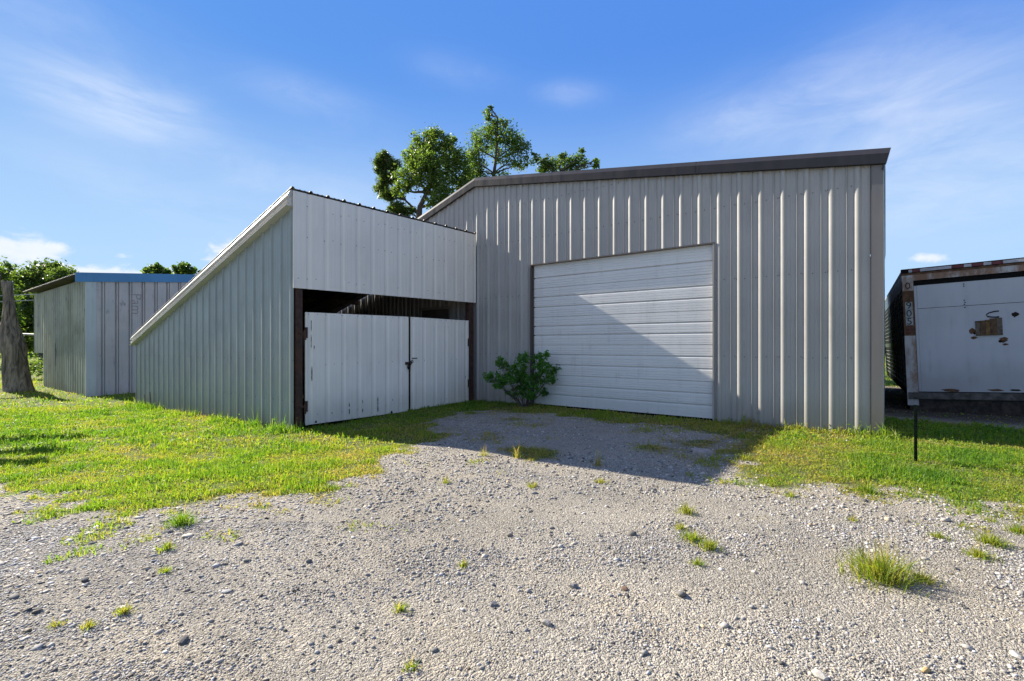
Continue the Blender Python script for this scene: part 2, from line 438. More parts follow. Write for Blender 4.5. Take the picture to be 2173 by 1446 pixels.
world = bpy.data.worlds.new('World'); SC.world = world; world.use_nodes = True
SKY_CURVE = ((.35, .32), (.87, .27), (2.62, .08))       # deep clear blue, evened out towards the sun
def build_sky():
    t = NT(world.node_tree)
    bg = t.n['Background']
    sky = t.new('ShaderNodeTexSky', sky_type='NISHITA', sun_disc=False)
    S = -SUN_L
    sky.sun_elevation = math.asin(S.z); sky.sun_rotation = math.atan2(S.x, S.y)
    sky.altitude = 100; sky.air_density = 1.0; sky.dust_density = .1; sky.ozone_density = 2.2
    r_, g_, b_ = t.n.new('ShaderNodeSeparateColor'), None, None
    t.l.new(sky.outputs[0], r_.inputs[0])
    def chan(i, k, gm): return t.math('MULTIPLY', t.math('POWER', r_.outputs[i], gm), k)
    cc = t.new('ShaderNodeCombineColor')
    for i, (k, gm) in enumerate(SKY_CURVE): t.l.new(chan(i, k, gm), cc.inputs[i])
    col = cc.outputs[0]
    d = t.new('ShaderNodeTexCoord').outputs['Generated']
    x, y, z = t.sep(d)
    az = t.math('MULTIPLY', t.math('ARCTAN2', y, x), 180 / math.pi)
    el = t.math('MULTIPLY', t.math('ARCSINE', z), 180 / math.pi)
    cmb = t.new('ShaderNodeCombineXYZ'); t.l.new(az, cmb.inputs[0]); t.l.new(el, cmb.inputs[1])
    ae = cmb.outputs[0]
    def blob(a0, e0, sa, se, tilt=0.):
        u = t.math('SUBTRACT', az, a0)
        v = t.math('SUBTRACT', t.math('SUBTRACT', el, e0), t.math('MULTIPLY', u, tilt))
        u = t.math('DIVIDE', u, sa); v = t.math('DIVIDE', v, se)
        r = t.math('ADD', t.math('MULTIPLY', u, u), t.math('MULTIPLY', v, v))
        return t.math('EXPONENT', t.math('MULTIPLY', r, -1.0))
    def total(lst):
        o = None
        for w, *b in lst:
            q = t.math('MULTIPLY', blob(*b), w)
            o = q if o is None else t.math('ADD', o, q)
        return o
    col = t.mix(t.rng(el, 31, 3, 0, .74), col, (2.15, 2.98, 3.72))       # paler towards the horizon
    # thin cirrus veils
    cir = total([(.75, 167, 20.8, 6, 3.0, .12), (.45, 164, 21.5, 5, 2.2, .1), (.35, 172, 26, 9, 5, .1), (.5, 150, 25.0, 6, 1.7, .10), (.30, 133, 29.0, 6, 1.6, .1),
                 (.55, 120.5, 27.0, 3.4, 1.1, .05), (.72, 104, 22.6, 6, 2.2, -.06), (.42, 96, 23.5, 9, 3, -.1), (.75, 88, 20, 9, 6, 0), (.7, 86, 14.0, 10, 4.5, .05),
                 (.25, 152, 17, 16, 2.0, .18), (.28, 168, 15, 8, 2, .2), (.3, 150, 14, 14, 6, 0), (.2, 135, 14, 20, 6, 0)])
    n1 = t.noise(t.mapping(ae, (.07, .22, 1), rot=(0, 0, .09)), 1.0, 8, .62, .9)
    n2 = t.noise(t.mapping(ae, (.16, .6, 1), rot=(0, 0, .12)), 1.0, 8, .62, .6)
    veil = t.math('MULTIPLY', cir, t.math('ADD', t.rng(n1, .2, .82, .25, 1.05), t.math('MULTIPLY', t.math('SUBTRACT', n2, .5), .5)))
    veil = t.math('MULTIPLY', veil, .46, clamp=True)
    CL = 3.7; FILL_CLOUD = 2.6
    col = t.mix(veil, col, (CL * .94, CL * .99, CL * 1.06))
    # low fair-weather cumulus near the horizon
    cum = total([(1.0, 174, 7.9, 3.0, 1.6), (.75, 170.4, 8.3, 1.6, .9), (.95, 156.6, 9.3, 3.0, 1.7), (1.0, 167, 5.6, 5.0, 1.5), (1.0, 162, 5.8, 4, 1.6), (.8, 172, 5.0, 6, 1.4),
                 (.46, 165.4, 8.2, 1.2, .45), (.62, 87.6, 7.9, 1.4, .5), (.66, 86.2, 7.8, 1.3, .55), (.7, 120, 4, 12, 1.5), (.7, 60, 5, 14, 2), (.8, 200, 6, 12, 2), (.7, 20, 6, 20, 2.5), (.7, 270, 7, 30, 2.5), (.7, -90, 7, 40, 3)])
    n3 = t.noise(t.mapping(ae, (.55, .85, 1)), 1.0, 7, .6, .3)
    cf = t.rng(t.math('ADD', cum, t.math('MULTIPLY', t.math('SUBTRACT', n3, .5), 1.5)), .36, .95, 0, .74)
    shade = t.rng(t.noise(t.mapping(ae, (.5, 1.1, 1), loc=(3, 1, 0)), 1.0, 5), .3, .7)
    ccol = t.mix(shade, (CL * .92, CL * .94, CL * 1.02), (CL * 1.0, CL * 1.0, CL * 1.03))
    col = t.mix(cf, col, ccol)
    # unseen bright cloud sheet added behind the camera and overhead as fill light
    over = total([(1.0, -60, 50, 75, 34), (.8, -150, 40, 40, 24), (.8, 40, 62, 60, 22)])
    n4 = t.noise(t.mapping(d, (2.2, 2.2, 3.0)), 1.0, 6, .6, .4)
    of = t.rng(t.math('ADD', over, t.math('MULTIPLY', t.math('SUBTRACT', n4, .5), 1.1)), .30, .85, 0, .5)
    col = t.mix(of, col, (FILL_CLOUD * 1.03, FILL_CLOUD, FILL_CLOUD * .97))
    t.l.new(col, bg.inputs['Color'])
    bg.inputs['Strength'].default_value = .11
build_sky()
SC.view_settings.view_transform = 'Standard'; SC.view_settings.look = 'None'; SC.view_settings.gamma = 1; SC.view_settings.exposure = 1.38
SC.cycles.use_denoising = True
SC.cycles.max_bounces = 8; SC.cycles.transparent_max_bounces = 8

# ------------------------------------------------------------------ ground sheet
def ground():
    def axis(lo, hi, step, far):
        a = list(np.arange(lo, hi + 1e-6, step)); s = step
        while a[-1] < far: s *= 1.35; a.append(a[-1] + s)
        s = step
        while a[0] > -far: s *= 1.35; a.insert(0, a[0] - s)
        return np.array(a)
    X = axis(-14, 12, .1, 900); Y = axis(-9.5, 4, .1, 900)
    gx, gy = np.meshgrid(X, Y)
    V = np.stack([gx.ravel(), gy.ravel(), ground_z(gx, gy).ravel()], 1)
    w, h = len(X), len(Y)
    i = (np.arange(h - 1)[:, None] * w + np.arange(w - 1)[None]).ravel()
    F = np.stack([i, i + 1, i + w + 1, i + w], 1)
    me = fast_mesh('ground', V, F, M['ground'])
    a = me.attributes.new('lawn', 'FLOAT', 'POINT')
    a.data.foreach_set('value', lawn_cover(V[:, 0], V[:, 1]).astype(np.float32))
    me.polygons.foreach_set('use_smooth', [True] * len(F))
    o = link('ground', me); tag(o, kind='structure')
ground()

# ------------------------------------------------------------------ gravel stones
def ico():
    p = (1 + 5 ** .5) / 2
    v = np.array([(-1, p, 0), (1, p, 0), (-1, -p, 0), (1, -p, 0), (0, -1, p), (0, 1, p), (0, -1, -p), (0, 1, -p), (p, 0, -1), (p, 0, 1), (-p, 0, -1), (-p, 0, 1)], float)
    v /= np.linalg.norm(v[0])
    f = np.array([(0, 11, 5), (0, 5, 1), (0, 1, 7), (0, 7, 10), (0, 10, 11), (1, 5, 9), (5, 11, 4), (11, 10, 2), (10, 7, 6), (7, 1, 8), (3, 9, 4), (3, 4, 2), (3, 2, 6), (3, 6, 8), (3, 8, 9), (4, 9, 5), (2, 4, 11), (6, 2, 10), (8, 6, 7), (9, 8, 1)])
    return v, f
ICO_V, ICO_F = ico()

def stone_arrays(x, y, r, flat, rng, dark=.06, sink=.35):
    n = len(x)
    protos = ICO_V[None] * (1 + rng.uniform(-.34, .30, (24, 12, 1))) + rng.uniform(-.12, .12, (24, 12, 3))
    P = protos[rng.integers(0, 24, n)].copy()
    sx = rng.uniform(.85, 1.35, n); sy = rng.uniform(.6, .95, n); sz = flat * rng.uniform(.75, 1.25, n)
    P *= np.stack([sx, sy, sz], 1)[:, None, :]
    tilt = rng.normal(0, .22, n); ct, st_ = np.cos(tilt)[:, None], np.sin(tilt)[:, None]
    px, pz = P[..., 0] * ct - P[..., 2] * st_, P[..., 0] * st_ + P[..., 2] * ct
    a = rng.uniform(0, 2 * np.pi, n); ca, sa = np.cos(a)[:, None], np.sin(a)[:, None]
    qx, qy = px * ca - P[..., 1] * sa, px * sa + P[..., 1] * ca
    V = np.stack([qx * r[:, None] + x[:, None], qy * r[:, None] + y[:, None], pz * r[:, None] + (ground_z(x, y) + r * sz * sink)[:, None]], -1)
    F = ICO_F[None] + (np.arange(n) * 12)[:, None, None]
    g = np.clip(rng.normal(.318, .095, n), .09, .60)
    isd = rng.random(n) < dark
    g = np.where(isd, rng.uniform(.07, .15, n), g)
    warm = rng.normal(.045, .04, n) + (rng.random(n) < .05) * .16
    C = np.stack([g * (1 + warm), g, g * (1 - warm * 1.4)], 1)
    return V.reshape(-1, 3), F.reshape(-1, 3), np.repeat(C, 12, 0)

def sample_view(n, d0, d1, rng, side=1.22):
    """points spread evenly over a wedge of ground before the barn"""
    d = np.sqrt(rng.uniform(d0 * d0, d1 * d1, n)); t = rng.uniform(-side, side, n) * d
    x = CAM[0] + CR[0] * t + CD[0] * d; y = CAM[1] + CR[1] * t + CD[1] * d
    return x, y, d

def sample_rect(n, x0, x1, y0, y1, rng):
    """points over a plain rectangle of ground, for the yard to either side of the view"""
    x = rng.uniform(x0, x1, n); y = rng.uniform(y0, y1, n)
    d = (x - CAM[0]) * CD[0] + (y - CAM[1]) * CD[1]; t = (x - CAM[0]) * CR[0] + (y - CAM[1]) * CR[1]
    k = ~((np.abs(t) < 1.22 * d) & (d > 1.45))
    return x[k], y[k], np.maximum(np.hypot(d, t)[k], 1.5)

def gravel():
    rng = np.random.default_rng(3)
    parts = []
    for (n, d0, d1, r0, sg) in ((170000, 1.45, 3.4, .0036, .42), (105000, 3.4, 8.8, .0060, .40), (9000, 1.45, 5.5, .0095, .32), (800, 1.45, 6.0, .0165, .28), (150000, None, None, .0062, .42)):
        if d0 is None: x, y, d = sample_rect(n, -5, 14, -12.5, -1.5, rng)
        else: x, y, d = sample_view(n, d0, d1, rng)
        n = len(x); cov = lawn_cover(x, y)
        u = x * CR[0] + y * CR[1] * .9; v = x * CD[0] + y * CD[1]
        berm = .65 * fbm(u * .45 + 3, v * 1.5, 77, 3) + .35 * fbm(x * 1.9, y * 1.9, 78, 3)      # drifts lie across the wheel tracks
        left = ss(5.6, 3.6, x + (y + 7) * .3); fine = ss(.3, .7, fbm(x * 3.1, y * 3.1, 79))
        dens = .13 + 1.25 * ss(.40, .58, berm) * (.25 + 1.1 * fine) + .4 * left * (.4 + .8 * fine)
        if r0 > .009: dens = .10 + 1.3 * ss(.42, .60, berm) * (.3 + fine) + .3 * left
        keep = (rng.random(n) < dens * (1 - ss(.25, .8, cov)) + .02) & ~in_building(x, y) & (y < -.05)
        x, y = x[keep], y[keep]
        r = r0 * np.exp(rng.normal(0, sg, len(x)))
        leftness = ss(5.5, 3.5, x + (y + 7) * .3)
        flat = .52 - .27 * leftness
        r = r * (1 + .35 * leftness)
        parts.append(stone_arrays(x, y, r, flat, rng, .05))
    V, F, C, k = [], [], [], 0
    for v, f, c in parts: V.append(v); F.append(f + k); C.append(c); k += len(v)
    me = fast_mesh('gravel', np.concatenate(V), np.concatenate(F), M['stone'], np.concatenate(C))
    o = link('gravel', me); tag(o, 'loose pale grey crushed stone spread over the yard', 'gravel', kind='stuff')
gravel()

def rock(x, y, rad, flat, shade, label, seed, rotz=0., name='rock'):
    rng = np.random.default_rng(seed)
    import bmesh
    bm = bmesh.new()
    bmesh.ops.create_icosphere(bm, subdivisions=2, radius=1)
    offs = rng.normal(0, 1, (7, 3)); offs /= np.linalg.norm(offs, axis=1)[:, None]; dist = rng.uniform(.55, .85, 7)
    for v in bm.verts:
        p = np.array(v.co)
        for o_, d_ in zip(offs, dist):                      # cut flat facets
            k = p @ o_
            if k > d_: p = p - o_ * (k - d_)
        p *= 1 + rng.uniform(-.03, .03)
        v.co = Vector((p[0] * rad * 1.25, p[1] * rad * .85, p[2] * rad * flat))
    me = bpy.data.meshes.new(name); bm.to_mesh(me); bm.free()
    a = me.attributes.new('tint', 'FLOAT_COLOR', 'POINT')
    for d_ in a.data: d_.color = (*shade, 1)
    me.materials.append(M['stone'])
    o = link(name, me)
    o.location = (x, y, float(ground_z(x, y)) + rad * flat * .35); o.rotation_euler = (.08, -.06, rotz)
    tag(o, label, 'rock', 'larger rocks lying on the gravel')

# ------------------------------------------------------------------ grass
GREEN = np.array([(.058, .14, .016), (.092, .195, .02), (.145, .24, .026), (.21, .265, .034), (.27, .255, .06), (.31, .245, .12)])
def blade_arrays(x, y, h, w, hue, rng, lean=.55):
    """hue 0 (deep green) .. 1 (straw)"""
    n = len(x)
    z = ground_z(x, y) - .004
    a = rng.uniform(0, 2 * np.pi, n); la = rng.uniform(0, 2 * np.pi, n)
    L = np.abs(rng.normal(0, lean, n)) * h
    wx, wy = np.cos(a) * w * .5, np.sin(a) * w * .5
    bx, by = np.cos(la), np.sin(la)
    zt = np.sqrt(np.maximum(h * h - L * L * .8, (h * .35) ** 2))
    V = np.empty((n, 5, 3))
    V[:, 0] = np.stack([x - wx, y - wy, z], 1); V[:, 1] = np.stack([x + wx, y + wy, z], 1)
    mx, my, mz = x + bx * L * .35, y + by * L * .35, z + zt * .62
    V[:, 2] = np.stack([mx - wx * .8, my - wy * .8, mz], 1); V[:, 3] = np.stack([mx + wx * .8, my + wy * .8, mz], 1)
    V[:, 4] = np.stack([x + bx * L, y + by * L, z + zt], 1)
    F = np.array([(0, 1, 3), (0, 3, 2), (2, 3, 4)])[None] + (np.arange(n) * 5)[:, None, None]
    q = np.clip(hue, 0, .999) * 5; i = q.astype(int); f = (q - i)[:, None]
    C = GREEN[i] * (1 - f) + GREEN[i + 1] * f
    C = C * rng.uniform(.75, 1.25, (n, 1))
    return V.reshape(-1, 3), F.reshape(-1, 3), np.repeat(C, 5, 0)

def merge(parts):
    V, F, C, k = [], [], [], 0
    for v, f, c in parts: V.append(v); F.append(f + k); C.append(c); k += len(v)
    return np.concatenate(V), np.concatenate(F), np.concatenate(C)

def leaf_arrays(c, size, rng, aspect=.55, cols=None, droop=.0, up=.25):
    """one folded diamond leaf at each centre c (n,3)"""
    n = len(c)
    d = rng.normal(0, 1, (n, 3)); d[:, 2] = d[:, 2] * .8 - droop; d /= np.linalg.norm(d, axis=1)[:, None]
    nr = rng.normal(0, 1, (n, 3)); nr[:, 2] += up
    s = np.cross(d, nr); s /= np.maximum(np.linalg.norm(s, axis=1), 1e-6)[:, None]
    nn = np.cross(s, d)
    L = (size * rng.uniform(.65, 1.3, n))[:, None]
    V = np.empty((n, 4, 3))
    V[:, 0] = c - d * L * .5
    V[:, 1] = c + s * L * aspect * .5 + nn * L * .10
    V[:, 2] = c + d * L * .5
    V[:, 3] = c - s * L * aspect * .5 + nn * L * .10
    F = np.array([(0, 1, 2), (0, 2, 3)])[None] + (np.arange(n) * 4)[:, None, None]
    k = rng.random((n, 1))
    C = (np.array(cols[0])[None] * (1 - k) + np.array(cols[1])[None] * k) * rng.uniform(.7, 1.25, (n, 1))
    return V.reshape(-1, 3), F.reshape(-1, 3), np.repeat(C, 4, 0)

def lawn():
    rng = np.random.default_rng(5)
    parts = []
    for (n, d0, d1, w, h0, side) in ((430000, 2.3, 6.2, .0060, .031, 1.22), (330000, 6.2, 12, .0105, .040, 1.22), (100000, 12, 24, .019, .06, 1.2), (50000, 24, 60, .045, .10, 1.2), (230000, None, None, .012, .045, (-14, 0, -12, -3)), (120000, None, None, .012, .045, (8, 18, -6, 8))):
        if d0 is None: x, y, d = sample_rect(n, *side, rng)
        else: x, y, d = sample_view(n, d0, d1, rng, side)
        n = len(x)
        cov = lawn_cover(x, y)
        clump = fbm(x * 2.2, y * 2.2, 41); big = fbm(x * .5, y * .5, 51); fine = fbm(x * 7, y * 7, 61)
        keep = (rng.random(n) < cov ** 1.2 * (.22 + 1.1 * ss(.32, .60, fine))) & ~in_building(x, y)
        x, y, cov, clump, big, d = x[keep], y[keep], cov[keep], clump[keep], big[keep], d[keep]
        right = ss(5, 6, x)
        hue = .54 + (big - .5) * .8 - (clump - .5) * 1.0 + rng.normal(0, .17, len(x)) + (1 - ss(.5, 1, cov)) * .26
        # olive and straw coloured thin growth before the roll-up door
        strip = (x > 1.3) & (x < 5.8) & (y > -4)
        hue = np.where(strip, hue + .22, hue)
        wall = np.maximum(ss(.35, .0, np.abs(y + 4.33)) * (x < .2) * (x > -8), ss(.4, 0, np.abs(y + .05)) * (x > 5.6) * (x < 7.5))
        h = h0 * rng.lognormal(0, .35, len(x)) * (.6 + .8 * ss(.35, .7, clump)) * (.45 + .55 * cov) * (1 + wall * 1.5)
        parts.append(blade_arrays(x, y, h, w * rng.uniform(.7, 1.4, len(x)), hue, rng, .95))
        # small broad weed leaves between the blades, thickest on the right-hand lawn
        wsel = rng.random(len(x)) < np.where(right > .5, .20, .07) * (d < 14)
        q = wsel.nonzero()[0]
        cz = ground_z(x[q], y[q]) + h[q] * rng.uniform(.3, 1.0, len(q))
        hq = np.clip(hue[q] - .08, 0, .999) * 5; iq = hq.astype(int); fq = (hq - iq)[:, None]
        lv, lf, lc = leaf_arrays(np.stack([x[q], y[q], cz], 1), w * 3.6, rng, .6, [(1, 1, 1), (1, 1, 1)], 0, 1.2)
        lc = lc * np.repeat(GREEN[iq] * (1 - fq) + GREEN[iq + 1] * fq, 4, 0)
        parts.append((lv, lf, lc))
    V, F, C = merge(parts)
    me = fast_mesh('grass', V, F, M['grass'], C)
    o = link('grass', me); tag(o, 'short bright green lawn grass with weeds around the sheds and gravel', 'grass', kind='stuff')
lawn()

def part_fast(name, V, F, C, mat, parent):
    b = np.array(BASE[parent.name])
    return link(name, fast_mesh(name, V - b, F, mat, C), parent)

def tuft(x, y, w, h, n, hue, label, seed, stalks=0):
    rng = np.random.default_rng(seed)
    r = np.minimum(np.abs(rng.normal(0, w * .23, n)), w * .5); n0 = max(8, n // 6); r[:n0] *= .35; a = rng.uniform(0, 2 * np.pi, n)
    bx, by = x + r * np.cos(a), y + r * np.sin(a) * .9
    hh = h * rng.uniform(.45, 1.05, n) * np.exp(-(r / (w * .55)) ** 2)
    V, F, C = blade_arrays(bx, by, hh, rng.uniform(.0030, .0055, n), hue + .08 + rng.normal(0, .15, n), rng, .75)
    # blades fan outward from the middle
    V = V.reshape(-1, 5, 3)
    out = np.stack([np.cos(a), np.sin(a)], 1) * (rng.uniform(.1, .75, n) * hh)[:, None]
    V[:, 2, :2] += out[:, None, :][:, 0] * .4; V[:, 3, :2] += out * .4; V[:, 4, :2] += out
    parts = [(V.reshape(-1, 3), F, C)]
    if stalks:
        sa = rng.uniform(0, 2 * np.pi, stalks); sr = rng.uniform(0, w * .25, stalks)
        parts.append(blade_arrays(x + sr * np.cos(sa), y + sr * np.sin(sa), h * rng.uniform(1.1, 1.7, stalks), np.full(stalks, .004), np.full(stalks, .97), rng, .35))
    V, F, C = merge(parts)
    z0 = float(ground_z(x, y))
    me = fast_mesh('grass_tuft', V - np.array((x, y, z0)), F, M['grass'], C)
    o = link('grass_tuft', me); o.location = (x, y, z0)
    tag(o, label, 'grass tuft', 'grass tufts growing through the gravel')

# ------------------------------------------------------------------ corrugated sheets
def breaks(x0, x1, prof, pitch, phase, extra=()):
    """prof: (offset, height) within one pitch; returns sorted x positions and heights over [x0, x1]"""
    k0 = int(math.floor((x0 - phase) / pitch)) - 1; k1 = int(math.ceil((x1 - phase) / pitch)) + 1
    px, ph = [], []
    for k in range(k0, k1 + 1):
        for o, h in prof: px.append(phase + k * pitch + o); ph.append(h)
    px, ph = np.array(px), np.array(ph)
    xs = sorted(set([x0, x1] + [e for e in extra if x0 < e < x1] + [float(v) for v in px if x0 < v < x1]))
    return xs, list(np.interp(xs, px, ph))

def corr(mb, P, x0, x1, prof, pitch, phase, zlo, zhi, hole=None, mi=0, ext=0):
    xs, hs = breaks(x0, x1, prof, pitch, phase, (hole[0], hole[1]) if hole else ())
    f = lambda g, x: g(x) if callable(g) else g
    for (a, ha), (b, hb) in zip(zip(xs, hs), zip(xs[1:], hs[1:])):
        if b - a < 1e-6: continue
        la, lb = f(zlo, a), f(zlo, b)
        m = (a + b) / 2
        if hole and hole[0] < m < hole[1]: la = lb = hole[2]
        mb.quad(P(a, ha, la), P(b, hb, lb), P(b, hb, f(zhi, b)), P(a, ha, f(zhi, a)), mi)

FT = .3048
PBR = [(0, 0), (.022, .021), (.036, .028), (.049, .0315), (.061, .032), (.072, .027), (.095, 0), (.140, 0), (.148, .004), (.162, .004), (.170, 0), (.214, 0), (.226, .0235), (.231, .0235), (.243, 0)]      # 1 ft high-rib panel; last narrow ridge added to imitate bounced-light glints
AG = [(0, 0), (.011, .011), (.021, .0175), (.031, .0207), (.042, .0222), (.050, .0212), (.058, .015), (.068, 0), (.13, 0), (.138, .003), (.156, .003), (.164, 0), (.20, 0), (.208, .003), (.226, .003), (.234, 0)]
PAN = [(0, 0), (.032, -.010), (.066, -.010), (.098, 0), (.15, 0), (.165, -.0012), (.18, 0), (.22, 0), (.235, -.0012), (.25, 0)]      # reversed sheet: shallow pans

# ------------------------------------------------------------------ the big metal barn
def barn():
    B = empty('metal_barn', (3.66, 0, 0), 'large tan ribbed metal barn with dark trim and a white roll-up door', 'barn')
    DL, DR, DT = 1.545, 5.135, 2.882
    top = lambda x: 4.86 - .1535 * x if x > 0 else 4.86 + .317 * x
    w = MB()
    P = lambda x, h, z: (x, -h, z)
    corr(w, P, -7.35, 7.20, PBR, FT, .0, lambda x: -.30 if x < 0 else -.08, top, (DL, DR, DT))
    # fastener rows
    for z in (1.05, 2.28, 3.45, 4.2):
        k = -2
        while k * FT < 7.0:
            for off in (.005, .125, .282):
                x = k * FT + off
                if x < 7.15 and z < top(x) - .1 and not (DL - .05 < x < DR + .05 and z < DT + .03) and x > -.2:
                    w.disc((x, .0, z + .006 * ((k * 7) % 3)), (0, -1, 0), .0075, .008, 6, 1)
            k += 1
    w.build('front_wall', [M['barn'], M['screwtan']], B)
    r = MB()
    corr(r, lambda y, h, z: (7.32 + h, y, z), .0, 9.0, PBR, FT, .02, -.1, 3.72)
    r.build('side_wall', M['barn'], B)
    l = MB()
    corr(l, lambda y, h, z: (-7.35 - h, y, z), .01, 9.0, PBR, FT, .02, -.4, 2.5)
    l.build('side_wall', M['barn'], B)
    bk = MB()
    corr(bk, lambda x, h, z: (x, 9.0 + h, z), -7.35, 7.32, PBR, FT, .0, -.4, top)
    bk.build('rear_wall', M['barn'], B)
    rf = MB()
    corr(rf, lambda y, h, x: (x, y, (4.93 - .1535 * x) + h), -.01, 9.1, PBR, FT, .05, 0., 7.33)
    rf.build('roof_slope', M['trim'], B)
    rf = MB()
    corr(rf, lambda y, h, x: (x, y, (4.93 + .317 * x) + h), -.01, 9.1, PBR, FT, .05, -7.5, -.003)
    rf.build('roof_slope', M['trim'], B)
    # rake trim: sloping upper face, upright lower face, small return
    prof = [(.0, .175), (-.022, .168), (-.082, .085), (-.082, -.045), (-.074, -.052), (-.034, -.052), (-.034, -.03), (.0, -.03)]
    def rake(sl, a, b):
        m = MB()
        m.prism(prof, lambda y, z, x: (x, y, 4.855 + z + sl * x), a, b)
        return m
    k = rake(-.1535, 0, 2.29); k.build('rake_trim', M['trim'], B)
    k = rake(-.1535, 2.294, 4.88); k.build('rake_trim', M['trim'], B)
    k = MB()
    k.prism(prof, lambda y, z, x: ((x if x < 7 else 7.372 + .25 * (z + .052)), y, 4.855 + z - .1535 * x), 4.884, 7.42); k.build('rake_trim', M['trim'], B)
    rake(.317, -7.45, -.002).build('rake_trim', M['trim'], B)
    # eave gutter along the right side, seen end on
    g = MB()
    g.prism([(7.33, 3.60), (7.348, 3.60), (7.368, 3.80), (7.352, 3.80), (7.34, 3.62), (7.33, 3.62)], lambda x, z, y: (x, y, z), -.07, 9.05)
    g.build('eave_gutter', M['trim'], B)
    c = MB()
    c.box(7.222, 7.345, -.038, .0, -.1, 3.70); c.box(7.322, 7.3445, .001, .10, -.1, 3.70); c.box(7.205, 7.222, -.02, .0, -.1, 3.72)
    c.build('corner_trim', M['cornertrim'], B)
    # opening trim
    j = MB(); j.box(DL - .035, DL, -.036, .075, -.05, DT); j.box(DL, DL + .028, .010, .075, -.05, DT - .002); j.build('door_jamb', M['jamb'], B)
    j = MB(); j.box(DR, DR + .028, -.034, .075, -.05, DT); j.build('door_jamb', M['jamb_pale'], B)
    j = MB(); j.box(DL - .037, DR + .03, -.038, .075, DT, DT + .022); j.build('door_head_trim', M['jamb'], B)
    # overhead door: sections with a joint and one deep groove each, fine lines between
    d = MB()
    yd = .038
    pts = []
    def groove(z, dep, hi, lo): pts.extend([(z + hi, 0), (z + lo, dep), (z, dep), (z - .010, 0)])
    deep = [2.607, 2.400, 2.207, 2.005, 1.807, 1.612, 1.427, 1.240, 1.037, .834, .635, .428, .233]
    for i, z in enumerate(deep):
        wide = i not in (1, 4, 7, 10)
        if wide: pts.extend([(z + .026, 0), (z + .0255, .034), (z + .002, .034), (z + .002, .006), (z - .013, 0)])
        else: pts.extend([(z + .012, 0), (z + .0115, .02), (z + .002, .02), (z - .003, 0)])
        for q in (-.062, -.108, -.15): pts.extend([(z + q + .004, 0), (z + q, .005), (z + q - .004, 0)])
    for z in (2.70, 2.745, 2.79, 2.835): pts.extend([(z + .004, 0), (z, .0035), (z - .004, 0)])
    pts.sort(key=lambda p: -p[0])
    pts = [(2.882, 0)] + [p for p in pts if .035 < p[0] < 2.88] + [(.034, 0)]
    xs = [DL + .012, (DL + DR) / 2, DR]
    for (za, da), (zb, db) in zip(pts, pts[1:]):
        for xa, xb in zip(xs, xs[1:]):
            d.quad((xa, yd + db, zb), (xb, yd + db, zb), (xb, yd + da, za), (xa, yd + da, za))
    D = d.build('roll_up_door', M['door'], B)
    s = MB(); s.box(DL + .03, DR - .002, .03, .076, -.02, .033); s.build('bottom_seal', M['black'], D)
    # walk door inside the lean-to
    f = MB(); f.box(-1.80, -1.74, -.06, 0, -.1, 2.16); f.box(-.80, -.74, -.06, 0, -.1, 2.16); f.box(-1.74, -.80, -.06, 0, 2.10, 2.16)
    fr = f.build('entry_door_frame', M['jamb_pale'], B)
    e = MB(); e.box(-1.738, -.802, -.045, -.005, -.08, 2.098); e.build('entry_door', M['walkdoor'], B)
    return B
barn()

